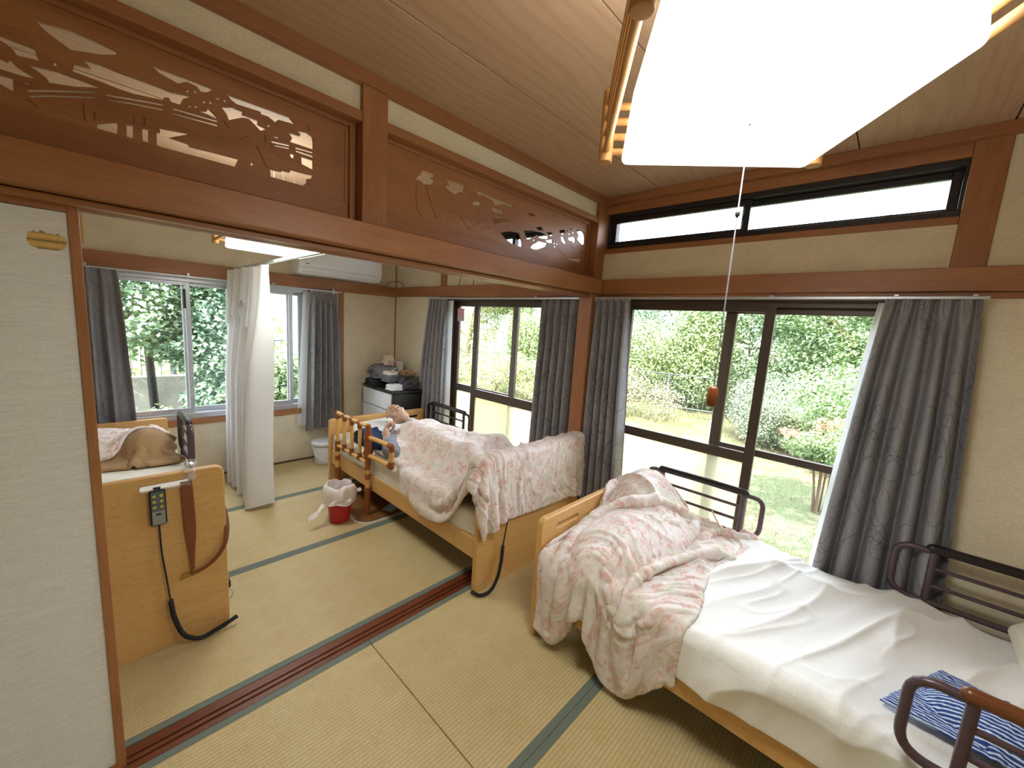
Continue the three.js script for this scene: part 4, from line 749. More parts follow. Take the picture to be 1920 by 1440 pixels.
// a sheet spread over a mattress with creases; skirt hangs over the left side
function bedSheet(name, label, x0, x1, z0, z1, y, skirt, mat, seed, amp = 0.011, dir = 0.9, calm) {
  const nu = calm ? 170 : 100, nv = calm ? 300 : 150, r = 0.03, L = x1 - x0;
  const total = skirt[0] + L + skirt[1], cs = Math.cos(dir), sn = Math.sin(dir);
  const P = [];
  for (let j = 0; j <= nv; j++) for (let i = 0; i <= nu; i++) {
    const s = i / nu * total - skirt[0], z = mix(z0, z1, j / nv);
    let x, yy, nx = 0, ny = 1;
    if (s < r) { const d = r - s; if (d < r * 1.571) { const a = d / r; x = x0 + r - r * Math.sin(a); yy = y - r + r * Math.cos(a); nx = -Math.sin(a); ny = Math.cos(a); } else { x = x0; yy = y - r - (d - r * 1.571); nx = -1; ny = 0; } }
    else if (s > L - r) { const d = s - (L - r); if (d < r * 1.571) { const a = d / r; x = x1 - r + r * Math.sin(a); yy = y - r + r * Math.cos(a); nx = Math.sin(a); ny = Math.cos(a); } else { x = x1; yy = y - r - (d - r * 1.571); nx = 1; ny = 0; } }
    else { x = x0 + s; yy = y; }
    const U = (s * cs + z * sn) + 20, W = (-s * sn + z * cs) + 20, wob = (vn(U * 1.6 + seed, W * 1.6) - 0.5) * 2.4;
    const rid = (f, g, o) => { const n = vn(U * f + wob + o + seed, (W + wob * 0.06) * g + o); return Math.pow(1 - Math.abs(2 * n - 1), 4); };
    const mask = smooth(0.3, 0.65, vn(s * 1.7 + seed * 3, z * 1.7 + 30));
    let h = rid(0.9, 4.2, 3) * 1.3 * mask + rid(1.5, 7.5, 11) * 0.7 * mask * mask + rid(3.5, 15, 17) * 0.16 * (0.4 + mask) + (vn(s * 2.4 + 9, z * 2.4 + 50) - 0.5) * 1.1;
    h *= amp; if (calm) { const c = calm(x, z); h = h * c - 0.012 * (1 - c); } if (ny < 0.5) h = h * 0.8 + 0.004 * Math.sin(z * 22 + seed) + 0.003;
    P.push([x + nx * h, yy + ny * h - (i === 0 ? 0.004 * Math.sin(z * 9) : 0), z]);
  }
  return single(name, thick(nu, nv, P, 0.0015, [total, z1 - z0]), mat, label, 'bed sheet', 'white bed sheets');
}
const board = (x0, x1, y0, y1, zc, th, r, holes = [], legs) => {
  const pts = legs ? [[x0, 0], [x0 + legs[0], 0], [x0 + legs[0], legs[1]], [x1 - legs[0], legs[1]], [x1 - legs[0], 0], [x1, 0], ...rrect(x0, x1, y0, y1, r).slice(6, 18)] : rrect(x0, x1, y0, y1, r);
  return boxUV(ext(pts, holes, th - 0.012, 0.006).translate(0, 0, zc - th / 2 + 0.006), 'x');
};
// bed 3: bare bed in front
{
  const t = thing('care_bed', 'wooden care bed nearest the camera with a white sheet', 'bed');
  mesh('footboard', board(1.452, 2.4, 0, 0.61, -1.115, 0.034, 0.025, [rrect(1.56, 1.76, 0.53, 0.565, 0.014, 3).reverse(), rrect(2.17, 2.35, 0.53, 0.565, 0.014, 3).reverse()], [0.045, 0.2]), MT.bed, t);
  mesh('headboard', board(1.452, 2.4, 0, 0.7, 0.93, 0.034, 0.025, [], [0.045, 0.2]), MT.bed, t);
  for (const [a, b] of [[1.452, 1.478], [2.374, 2.4]]) mesh('side_rail', bx(a, b, 0.185, 0.298, -1.095, 0.91, 0.004, 'z'), MT.bed, t);
  mesh('deck', bx(1.48, 2.372, 0.24, 0.285, -1.09, 0.91, 0.004), MT.blackMetal, t);
  mesh('mattress', bx(1.482, 2.37, 0.287, 0.437, -1.085, 0.9, 0.04, 'z'), MT.sheetWarm, t);
  bedSheet('bed_sheet', 'white creased sheet on the bed nearest the camera', 1.452, 2.392, -1.085, 0.89, 0.452, [0.165, 0.12], MT.sheet, 4.3, 0.03, 0.45, (x, z) => mix(0.12, 1, smooth(-0.62, -0.4, z) * (1 - smooth(0.02, 0.2, z) * smooth(2.0, 1.85, x))));
  bedRail('dark metal rail with black grip beside the folded quilt and window', 2.412, -1.02, -0.93, -0.48, -0.384, MT.purple, MT.grip);
  bedRail('dark metal rail with black grip in front of the right curtain', 2.412, 0.13, 0.246, 0.68, 0.79, MT.purple, MT.grip);
  bedRail('dark metal rail with brown wooden grip at the lower right corner', 1.43, 0.155, 0.264, 0.7, 0.81, MT.purple, MT.gripBrown);
}
// bed 2: the person's bed
{
  const t = thing('care_bed', 'wooden care bed on which the person lies', 'bed');
  mesh('footboard', board(1.43, 2.4, 0, 0.78, -1.545, 0.034, 0.03), MT.bed, t);
  const h = mesh('headboard', board(1.42, 2.395, 0.02, 0.6, -3.535, 0.03, 0.02, [rrect(2.16, 2.34, 0.515, 0.548, 0.014, 3).reverse()]), MT.bed, t);
  mesh('grip_pad', ext(rrect(1.72, 2.0, 0.51, 0.548, 0.018, 4), [], 0.003).translate(0, 0, -3.519), std({ color: 0xa7a39a, roughness: 0.6 }), h).userData.label = 'grey oval pad';
  for (const [a, b] of [[1.432, 1.456], [2.376, 2.4]]) mesh('side_rail', bx(a, b, 0.2, 0.325, -3.515, -1.565, 0.004, 'z'), MT.bed, t);
  mesh('deck', bx(1.46, 2.372, 0.24, 0.3, -3.5, -1.57, 0.004), MT.blackMetal, t);
  mesh('mattress_pad', bx(1.462, 2.375, 0.302, 0.332, -3.5, -1.57, 0.008, 'z'), MT.navy, t);
  mesh('mattress', bx(1.47, 2.37, 0.333, 0.462, -3.5, -1.57, 0.045, 'z'), MT.sheetWarm, t);
  bedSheet('bed_sheet', 'white sheet under the lying person', 1.448, 2.385, -3.505, -1.57, 0.472, [0.135, 0.1], MT.sheetWarm, 8.1, 0.009, 1.3);
  bedRail('dark metal rail with black grip beside the far garden doors', 2.412, -3.46, -3.377, -2.873, -2.79, MT.blackMetal, MT.grip, 0.672, 0.44);
}
// bed 1: at the left
{
  const t = thing('care_bed', 'wooden care bed at the left with its tall plain footboard', 'bed'), zf = -2.185;
  mesh('footboard', board(-0.575, 0.385, 0.004, 0.802, zf, 0.036, 0.03, [rrect(0.095, 0.27, 0.735, 0.775, 0.014, 3).reverse(), rrect(-0.46, -0.29, 0.735, 0.775, 0.014, 3).reverse()]), MT.bed, t);
  mesh('headboard', board(-0.575, 0.385, 0.02, 0.605, -4.195, 0.03, 0.02), MT.bed, t);
  for (const [a, b] of [[-0.573, -0.55], [0.36, 0.383]]) mesh('side_rail', bx(a, b, 0.24, 0.36, -4.178, -2.205, 0.004, 'z'), MT.bed, t);
  mesh('deck', bx(-0.548, 0.358, 0.27, 0.33, -4.17, -2.21, 0.004), MT.blackMetal, t);
  mesh('mattress', bx(-0.545, 0.355, 0.332, 0.482, -4.17, -2.21, 0.04, 'z'), MT.sheetWarm, t);
  const ca = mesh('caster', lathe([[0, -0.016], [0.042, -0.016], [0.05, -0.01], [0.05, 0.01], [0.042, 0.016], [0, 0.016]], 20).rotateZ(Math.PI / 2).translate(0.392, 0.055, -2.36), MT.whitePlastic, t);
  mesh('brake_pedal', bx(0.405, 0.43, 0.08, 0.12, -2.38, -2.33, 0.006), MT.black, ca); mesh('brake_wire', tube([[0.42, 0.085, -2.34], [0.435, 0.05, -2.325], [0.42, 0.02, -2.335], [0.41, 0.06, -2.36]], 0.003, 24, 6), MT.chrome, ca);
  bedSheet('bed_sheet', 'white sheet on the bed at the left', -0.57, 0.375, -4.17, -2.215, 0.492, [0.1, 0.1], MT.sheetWarm, 12.7, 0.01, 0.4);
  bedRail('dark metal rail with black grip on the bed at the left', 0.4, -3.62, -3.52, -3.2, -3.1, MT.purple, MT.grip, 0.77, 0.53);
}
// quilts
const FLOOR = (y) => y;
{
  const bed3 = (x, y, z) => Math.min(FLOOR(y), sBox(x, y, z, 1.448, 2.395, 0.1, 0.462, -1.1, 0.9, 0.03), sBox(x, y, z, 1.44, 2.41, 0, 0.62, -1.2, -1.09, 0.015), smin(sEll(x, y, z, [1.93, 0.46, -0.84], [0.45, 0.13, 0.22]), sEll(x, y, z, [2.22, 0.5, -0.95], [0.2, 0.2, 0.16]), 0.08), sCap(x, y, z, [2.425, 0.47, -1.0], [2.425, 0.72, -1.0], 0.015), sBox(x, y, z, 2.405, 2.42, 0.3, 0.72, -0.95, -0.4, 0.01));
  const nu = 92, nv = 56;
  const P = drape({ nu, nv, bend: 0.3, rest: [1.06, 1.17], seed: 17, thick: 0.022, steps: 240, sdf: bed3, init: (u, v) => { const x = mix(1.2 - 0.08 * Math.sin(v * 10.5 + 0.6), 2.42, u); return [x, 0.72 + 0.045 * Math.sin(v * 15 - u * 5) + 0.025 * Math.sin(u * 12 + v * 4), mix(-1.07, mix(-0.52, -0.46, u), v) + 0.025 * Math.sin(u * 7)]; } });
  single('quilt', creased(nu, nv, P, 3, 0.01, [1.45, 0.95], 0.017, 3.7, 4), MT.quilt, 'pink floral quilt bunched at the foot of the bed nearest the camera', 'quilt', 'pink floral quilts');
}
const LEG = [[[1.8, 0.555, -2.95], [1.83, 0.555, -2.45], 0.12, 0.115], [[1.95, 0.555, -2.95], [1.95, 0.555, -2.45], 0.12, 0.115], [[1.82, 0.56, -2.45], [1.76, 0.61, -2.05], 0.088, 0.07], [[1.98, 0.56, -2.45], [2.04, 0.63, -2.05], 0.088, 0.07], [[1.76, 0.61, -2.05], [1.74, 0.535, -1.7], 0.066, 0.05], [[2.04, 0.63, -2.05], [2.06, 0.535, -1.7], 0.066, 0.05], [[1.62, 0.53, -2.9], [1.6, 0.52, -2.62], 0.05, 0.05], [[2.14, 0.55, -2.95], [2.2, 0.53, -2.6], 0.055, 0.05], [[1.73, 0.52, -1.66], [1.7, 0.66, -1.63], 0.05, 0.05], [[2.07, 0.52, -1.66], [2.1, 0.68, -1.63], 0.05, 0.05]];
{
  const bed2 = (x, y, z) => { let d = Math.min(FLOOR(y), sBox(x, y, z, 1.44, 2.395, 0.1, 0.482, -3.5, -1.55, 0.03), sBox(x, y, z, 1.428, 2.402, 0, 0.785, -1.61, -1.524, 0.02), sBox(x, y, z, 1.42, 1.445, 0.2, 0.33, -3.5, -1.55, 0.005)); let l = 9; for (const [a, b, ra, rb] of LEG) l = smin(l, sCap(x, y, z, a, b, ra, rb), 0.06); return Math.min(d, l); };
  const nu = 76, nv = 96;
  const P = drape({ nu, nv, rest: [1.06, 1.07], seed: 29, thick: 0.02, steps: 240, sdf: bed2, init: (u, v) => { const z = mix(-2.86 + 0.1 * u, -1.2 + 0.03 * u, v), x0 = mix(1.44, 1.22, smooth(-2.5, -2.15, z)) + 0.16 * smooth(-1.95, -1.6, z); return [mix(x0, 2.42, u), 0.83 + 0.02 * Math.sin(u * 11 + v * 4) + 0.02 * Math.sin(v * 17), z]; } });
  single('quilt', creased(nu, nv, P, 2, 0.0085, [1.4, 1.9], 0.013, 9.1), MT.quilt, 'pink floral quilt covering the lying person and hanging over the footboard', 'quilt', 'pink floral quilts');
}
{
  const base = (x, y, z) => Math.min(sBox(x, y, z, -0.56, 0.37, 0.1, 0.502, -4.17, -2.2, 0.03), sBox(x, y, z, -0.57, 0.385, 0, 0.6, -4.22, -4.17, 0.01), sBox(x, y, z, 0.385, 0.41, 0.2, 0.76, -3.66, -3.06, 0.01));
  const lump = (x, y, z) => smin(sEll(x, y, z, [0.22, 0.5, -3.6], [0.14, 0.14, 0.17]), sEll(x, y, z, [-0.15, 0.5, -3.8], [0.35, 0.11, 0.25]), 0.05);
  const s1 = (x, y, z) => Math.min(base(x, y, z), lump(x, y, z));
  const A = drape({ nu: 60, nv: 48, rest: [1.06, 1.14], seed: 41, thick: 0.022, steps: 200, sdf: s1, init: (u, v) => [mix(-0.56, 0.37, u), 0.72 + 0.02 * Math.sin(u * 12 + v * 7), mix(-4.05, mix(-3.38, -3.3, u), v) + 0.02 * Math.sin(u * 9)] });
  single('blanket', creased(60, 48, A, 2, 0.012, [1, 0.9], 0.012, 5.5), MT.fuzz, 'fluffy brown blanket rumpled on the bed at the left', 'blanket');
  const s2 = (x, y, z) => Math.min(base(x, y, z), lump(x, y - 0.035, z), sBox(x, y, z, -0.56, 0.33, 0.3, 0.56, -4.1, -3.5, 0.03));
  const B = drape({ nu: 60, nv: 44, rest: [1.06, 1.18], seed: 43, thick: 0.024, steps: 200, sdf: s2, init: (u, v) => [mix(-0.56, 0.37, u), 0.82 + 0.02 * Math.sin(u * 10 + v * 9), mix(-4.14, mix(-3.5, -3.72, smooth(0.6, 0.85, u)), v)] });
  single('quilt', creased(60, 44, B, 2, 0.01, [1, 0.9], 0.014, 6.6), MT.quilt, 'pink floral quilt lying on the brown blanket at the left', 'quilt', 'pink floral quilts');
}
// ---------- the person ----------
// naive surface nets over a signed distance
function sdfMesh(f, lo, hi, h) {
  const n = lo.map((a, i) => Math.ceil((hi[i] - a) / h) + 1), D = new Float32Array(n[0] * n[1] * n[2]), id = (i, j, k) => (k * n[1] + j) * n[0] + i;
  for (let k = 0; k < n[2]; k++) for (let j = 0; j < n[1]; j++) for (let i = 0; i < n[0]; i++) D[id(i, j, k)] = f(lo[0] + i * h, lo[1] + j * h, lo[2] + k * h);
  const cell = new Int32Array(D.length).fill(-1), pos = [], nor = [], ix = [];
  for (let k = 0; k < n[2] - 1; k++) for (let j = 0; j < n[1] - 1; j++) for (let i = 0; i < n[0] - 1; i++) {
    let c = 0, s = [0, 0, 0]; const v = (b) => D[id(i + (b & 1), j + ((b >> 1) & 1), k + (b >> 2))];
    for (const [a, b] of [[0, 1], [2, 3], [4, 5], [6, 7], [0, 2], [1, 3], [4, 6], [5, 7], [0, 4], [1, 5], [2, 6], [3, 7]]) { const p = v(a), q = v(b); if ((p < 0) !== (q < 0)) { const t = p / (p - q); c++; for (let d = 0; d < 3; d++) { const A = (a >> d) & 1, B = (b >> d) & 1; s[d] += A + (B - A) * t; } } }
    if (c) { cell[id(i, j, k)] = pos.length / 3; const x = lo[0] + (i + s[0] / c) * h, y = lo[1] + (j + s[1] / c) * h, z = lo[2] + (k + s[2] / c) * h; pos.push(x, y, z); const e = h * 0.5, g = V(f(x + e, y, z) - f(x - e, y, z), f(x, y + e, z) - f(x, y - e, z), f(x, y, z + e) - f(x, y, z - e)).normalize(); nor.push(g.x, g.y, g.z); }
  }
  const quad = (a, b, c, d, flip) => { if (a < 0 || b < 0 || c < 0 || d < 0) return; flip ? ix.push(a, c, b, a, d, c) : ix.push(a, b, c, a, c, d); };
  for (let k = 1; k < n[2] - 1; k++) for (let j = 1; j < n[1] - 1; j++) for (let i = 1; i < n[0] - 1; i++) {
    const a = D[id(i, j, k)] < 0;
    if (a !== D[id(i + 1, j, k)] < 0) quad(cell[id(i, j - 1, k - 1)], cell[id(i, j, k - 1)], cell[id(i, j, k)], cell[id(i, j - 1, k)], !a);
    if (a !== D[id(i, j + 1, k)] < 0) quad(cell[id(i - 1, j, k - 1)], cell[id(i - 1, j, k)], cell[id(i, j, k)], cell[id(i, j, k - 1)], !a);
    if (a !== D[id(i, j, k + 1)] < 0) quad(cell[id(i - 1, j - 1, k)], cell[id(i, j - 1, k)], cell[id(i, j, k)], cell[id(i - 1, j, k)], !a);
  }
  const g = new THREE.BufferGeometry(); g.setAttribute('position', new THREE.Float32BufferAttribute(pos, 3)); g.setAttribute('normal', new THREE.Float32BufferAttribute(nor, 3)); g.setIndex(ix);
  const uv = []; for (let i = 0; i < pos.length; i += 3) uv.push(pos[i] + pos[i + 1] * 0.3, pos[i + 2] + pos[i + 1] * 0.5); g.setAttribute('uv', new THREE.Float32BufferAttribute(uv, 2));
  return plain(g);
}
{
  const t = thing('person', 'person lying on their back in bed, one hand raised, white top', 'person');
  const HC = [1.868, 0.67, -3.16];
  // head frame: crown to the headboard, face up and a little to the left
  const up = V(-0.2, 0.38, -0.9).normalize(), fw = V(-0.42, 0.78, 0.42), rt = V().crossVectors(up, fw).normalize(); fw.crossVectors(rt, up).normalize();
  const HM = new THREE.Matrix4().makeBasis(rt, up, fw).setPosition(...HC), W = (x, y, z) => { const p = V(x, y, z).applyMatrix4(HM); return [p.x, p.y, p.z]; };
  const skull = (x, y, z) => sEll(x, y, z, [0, 0.03, -0.015], [0.074, 0.09, 0.094]);
  const head = (x, y, z) => {
    let d = smin(skull(x, y, z), sEll(x, y, z, [0, -0.04, 0.022], [0.058, 0.08, 0.068]), 0.03);
    d = smin(d, sEll(x, y, z, [0, -0.102, 0.058], [0.026, 0.02, 0.024]), 0.03);
    for (const s of [-1, 1]) {
      d = smin(d, sEll(x, y, z, [s * 0.04, -0.028, 0.062], [0.022, 0.02, 0.018]), 0.02);
      d = smin(d, sCap(x, y, z, [s * 0.012, 0.024, 0.084], [s * 0.042, 0.024, 0.07], 0.009, 0.008), 0.014);
      d = -smin(-d, sEll(x, y, z, [s * 0.031, 0.002, 0.098], [0.018, 0.014, 0.016]), 0.012);
      d = smin(d, sEll(x, y, z, [s * 0.03, 0.002, 0.074], [0.0155, 0.012, 0.013]), 0.004);
      d = smin(d, sEll(x, y, z, [s * 0.078, -0.012, -0.012], [0.009, 0.031, 0.019]), 0.008);
      d = smin(d, sCap(x, y, z, [s * 0.05, -0.07, 0.0], [s * 0.015, -0.105, 0.05], 0.02, 0.016), 0.025);
    }
    d = smin(d, sCap(x, y, z, [0, 0.016, 0.088], [0, -0.03, 0.106], 0.008, 0.011), 0.012);
    for (const s of [-1, 1]) d = smin(d, sEll(x, y, z, [s * 0.011, -0.034, 0.096], [0.009, 0.008, 0.011]), 0.006);
    d = smin(d, sCap(x, y, z, [-0.02, -0.061, 0.08], [0.02, -0.061, 0.08], 0.0065), 0.01); d = smin(d, sCap(x, y, z, [-0.017, -0.076, 0.077], [0.017, -0.076, 0.077], 0.0065), 0.01);
    d = -smin(-d, sCap(x, y, z, [-0.018, -0.0685, 0.09], [0.018, -0.0685, 0.09], 0.003), 0.006);
    return smin(d, sCap(x, y, z, [0, -0.06, -0.02], [0, -0.17, -0.045], 0.048, 0.052), 0.04);
  };
  const hg = sdfMesh(head, [-0.1, -0.19, -0.125], [0.1, 0.135, 0.13], 0.0042).applyMatrix4(HM);
  // hand: a loosely closed right hand held up over the edge of the bed
  const wr = [1.565, 0.592, -2.8], fd = V(0.25, 0.86, -0.42).normalize(), fn = V(0.75, 0.05, 0.66), fs = V().crossVectors(fd, fn).normalize(); fn.crossVectors(fs, fd).normalize();
  const FM = new THREE.Matrix4().makeBasis(fs, fd, fn).setPosition(...wr), Fi = [];
  for (let k = 0; k < 4; k++) { const x = -0.03 + k * 0.02, L = [0.038, 0.044, 0.042, 0.034][k], c = 0.1 * k; const a = [x, 0.088 - Math.abs(k - 1.3) * 0.004, 0.002], b = [x * 1.02, a[1] + L * 0.75, a[2] + L * 0.65], e = [x * 1.0, b[1] - L * 0.05, b[2] + L * 0.62 + c * 0.01], g = [x * 0.96, e[1] - L * 0.5, e[2] + L * 0.12]; Fi.push([a, b, 0.0098, 0.0092], [b, e, 0.009, 0.0085], [e, g, 0.0084, 0.0075]); }
  const thumb = [[[0.03, 0.025, 0.012], [0.052, 0.06, 0.03], 0.013, 0.0115], [[0.052, 0.06, 0.03], [0.034, 0.088, 0.048], 0.011, 0.009]];
  const hand = (x, y, z) => {
    let d = smin(sEll(x, y, z, [0, 0.052, 0], [0.041, 0.05, 0.017]), sCap(x, y, z, [0, -0.03, -0.002], [0, 0.03, 0], 0.024, 0.026), 0.02);
    let f = 9; for (const [a, b, r, q] of Fi) f = Math.min(f, sCap(x, y, z, a, b, r, q));
    for (const [a, b, r, q] of thumb) d = smin(d, sCap(x, y, z, a, b, r, q), 0.012);
    return smin(d, f, 0.007);
  };
  const ng = sdfMesh(hand, [-0.07, -0.06, -0.04], [0.085, 0.15, 0.09], 0.0032).applyMatrix4(FM);
  // trunk, limbs
  const elbow = [1.515, 0.535, -2.62], shR = [1.69, 0.565, -2.93], shL = [2.06, 0.565, -2.93], elL = [2.17, 0.54, -2.66], wrL = [2.16, 0.525, -2.42];
  const nk = W(0, -0.16, -0.045);
  const bones = [[shR, shL, 0.07, 0.07], [nk, [1.875, 0.57, -2.9], 0.055, 0.06], [[1.8, 0.545, -2.85], [1.83, 0.55, -2.45], 0.09, 0.085], [[1.95, 0.545, -2.85], [1.95, 0.55, -2.45], 0.09, 0.085], [shR, elbow, 0.05, 0.042], [elbow, wr, 0.04, 0.027], [shL, elL, 0.05, 0.042], [elL, wrL, 0.04, 0.027], [wrL, [2.14, 0.52, -2.33], 0.027, 0.022], ...LEG.slice(2, 6).map(([a, b, r, q]) => [a, b, r - 0.018, q - 0.016]), [[1.74, 0.535, -1.7], [1.72, 0.6, -1.66], 0.034, 0.028], [[2.06, 0.535, -1.7], [2.09, 0.6, -1.66], 0.034, 0.028]];
  const trunk = (x, y, z) => { let d = 9; for (const [a, b, r, q] of bones) d = smin(d, sCap(x, y, z, a, b, r, q), 0.04); return d; };
  const bg = sdfMesh(trunk, [1.42, 0.42, -3.12], [2.3, 0.76, -1.58], 0.0125);
  mesh('body', mg(bg, hg, ng), MT.skin, t);
  const hairM = std({ color: 0x9b9690, roughness: 0.9 });
  mesh('hair', sdfMesh((x, y, z) => Math.max(skull(x, y, z) - 0.0045, z - 0.012 + y * 0.25, y - 0.085 + Math.max(0, z + 0.03) * 1.2), [-0.1, -0.1, -0.13], [0.1, 0.14, 0.04], 0.0042).applyMatrix4(HM), hairM, t);
  for (const s of [-1, 1]) {
    mesh('eyebrow', tube([[s * 0.012, 0.024, 0.0935], [s * 0.028, 0.029, 0.088], [s * 0.044, 0.024, 0.077]], 0.0032, 12, 6).applyMatrix4(HM), std({ color: 0x4c443f, roughness: 0.95 }), t);
    mesh('closed_eye', tube([[s * 0.017, -0.001, 0.0845], [s * 0.03, -0.0055, 0.0868], [s * 0.043, -0.001, 0.081]], 0.0016, 12, 6).applyMatrix4(HM), std({ color: 0x3a2c28, roughness: 0.8 }), t);
  }
  mesh('mouth', tube([[-0.019, -0.0687, 0.0815], [0, -0.0672, 0.0855], [0.019, -0.0687, 0.0815]], 0.0022, 12, 6).applyMatrix4(HM), std({ color: 0x6e3f39, roughness: 0.7 }), t);
  // shirt over the trunk, with a sleeve on the raised arm
  const sl = [[shR, shL, 0.082, 0.082], [[1.8, 0.545, -2.86], [1.83, 0.545, -2.6], 0.103, 0.1], [[1.95, 0.545, -2.86], [1.95, 0.545, -2.6], 0.103, 0.1]];
  const sleeve = [[shR, elbow, 0.064, 0.056], [elbow, [mix(elbow[0], wr[0], 0.6), mix(elbow[1], wr[1], 0.6), mix(elbow[2], wr[2], 0.6)], 0.056, 0.045], [shL, elL, 0.064, 0.056]];
  mesh('shirt', sdfMesh((x, y, z) => { let d = 9; for (const [a, b, r, q] of sl) d = smin(d, sCap(x, y, z, a, b, r, q), 0.05); return Math.max(d, -sCap(x, y, z, nk, [1.875, 0.6, -2.92], 0.06)) + 0.004 * Math.sin(x * 60 + z * 40); }, [1.5, 0.42, -3.1], [2.25, 0.74, -2.7], 0.0105), std({ map: rep(T.cloth, 4, 4), color: 0xdfe6ee, roughness: 0.9 }), t);
  mesh('sleeve', sdfMesh((x, y, z) => { let d = 9; for (const [a, b, r, q] of sleeve) d = smin(d, sCap(x, y, z, a, b, r, q), 0.04); return d + 0.003 * Math.sin(x * 90 - z * 70 + y * 50); }, [1.42, 0.43, -3.03], [2.28, 0.66, -2.55], 0.0105), std({ map: rep(T.cloth, 4, 4), color: 0x8e96a2, roughness: 0.9 }), t);
  mesh('neckband', tube([W(-0.062, -0.125, -0.03), W(-0.03, -0.152, 0.028), W(0.004, -0.165, 0.04), W(0.036, -0.152, 0.028), W(0.062, -0.125, -0.03)], 0.008, 24, 8), std({ color: 0x8e96a2, roughness: 0.9 }), t);
  mesh('piping', tube([[1.8, 0.652, -2.95], [1.85, 0.657, -2.88], [1.9, 0.657, -2.8]], 0.003, 16, 6), MT.black, t);
  single('tissue', sdfMesh((x, y, z) => Math.hypot(x, y * 1.3, z) - 0.022 - 0.009 * vn3(x * 90 + 9, y * 90 + 9, z * 90 + 9), [-0.04, -0.04, -0.04], [0.04, 0.04, 0.04], 0.003).translate(...V(0.0, 0.14, 0.02).applyMatrix4(FM).toArray()), MT.towel, 'crumpled white tissue in the raised hand', 'tissue');
}
// ---------- bedding and small things ----------
function cushion(x, y, z, sx, sy, sz, p = 0.45, wob = 0.004, seed = 1) {
  const g = new THREE.SphereGeometry(1, 48, 32), a = g.attributes.position;
  for (let i = 0; i < a.count; i++) { const q = [a.getX(i), a.getY(i), a.getZ(i)], s = (v, e) => Math.sign(v) * Math.pow(Math.abs(v), e); const n = (vn3(q[0] * 3 + seed * 7 + 20, q[1] * 3 + 20, q[2] * 3 + 20) - 0.5) * wob * 4; a.setXYZ(i, s(q[0], p) * sx + n + x, s(q[1], 0.8) * sy * (0.72 + 0.28 * (1 - Math.max(q[0] * q[0], q[2] * q[2]) ** 2)) + n + y, s(q[2], p) * sz + n + z); }
  g.computeVertexNormals(); return plain(g);
}
single('pillow', cushion(1.87, 0.528, -3.28, 0.3, 0.062, 0.2, 0.4, 0.008, 3), MT.sheet, 'white pillow under the head of the lying person', 'pillow');
single('folded_garment', mg(cushion(1.57, 0.535, -3.0, 0.1, 0.055, 0.22, 0.4, 0.01, 5)), MT.navy, 'navy blue folded garment behind the cane handrail', 'garment');
single('pillow', cushion(2.22, 0.52, 0.66, 0.17, 0.07, 0.2, 0.45, 0.008, 8), MT.towel, 'beige pillow at the right edge of the nearest bed', 'pillow');
{ // striped night clothes, folded in a heap
  const nu = 60, nv = 44, P = drape({ nu, nv, rest: [1.06, 1.2], seed: 71, thick: 0.018, steps: 130, bend: 0.25, sdf: (x, y, z) => Math.min(sBox(x, y, z, 1.45, 2.4, 0.1, 0.468, -1, 0.9, 0.02), sEll(x, y, z, [1.71, 0.47, 0.42], [0.11, 0.06, 0.17])), init: (u, v) => { const a = mix(0.21, 0.62, u), b = mix(-0.11, 0.13, v); return [1.71 + b - (a - 0.4) * 0.15, 0.56 + 0.015 * Math.sin(u * 14 + v * 9), a + b * 0.5]; } });
  single('striped_pyjamas', creased(nu, nv, P, 2, 0.006, [0.55, 0.4], 0.004, 2.2, 9), MT.stripe, 'blue and white striped night clothes on the nearest bed', 'clothes');
  single('waist_band', thick(24, 4, Array.from({ length: 125 }, (_, k) => { const u = (k % 25) / 24, v = Math.floor(k / 25) / 4; return [mix(1.76, 1.92, u) - v * 0.012, 0.474 + 0.012 * Math.sin(u * 5) + 0.004, mix(0.2, 0.3, u) + v * 0.03]; }), 0.0015, [0.2, 0.03]), MT.greyCloth, 'flat grey cloth band above the striped night clothes', 'band');
}
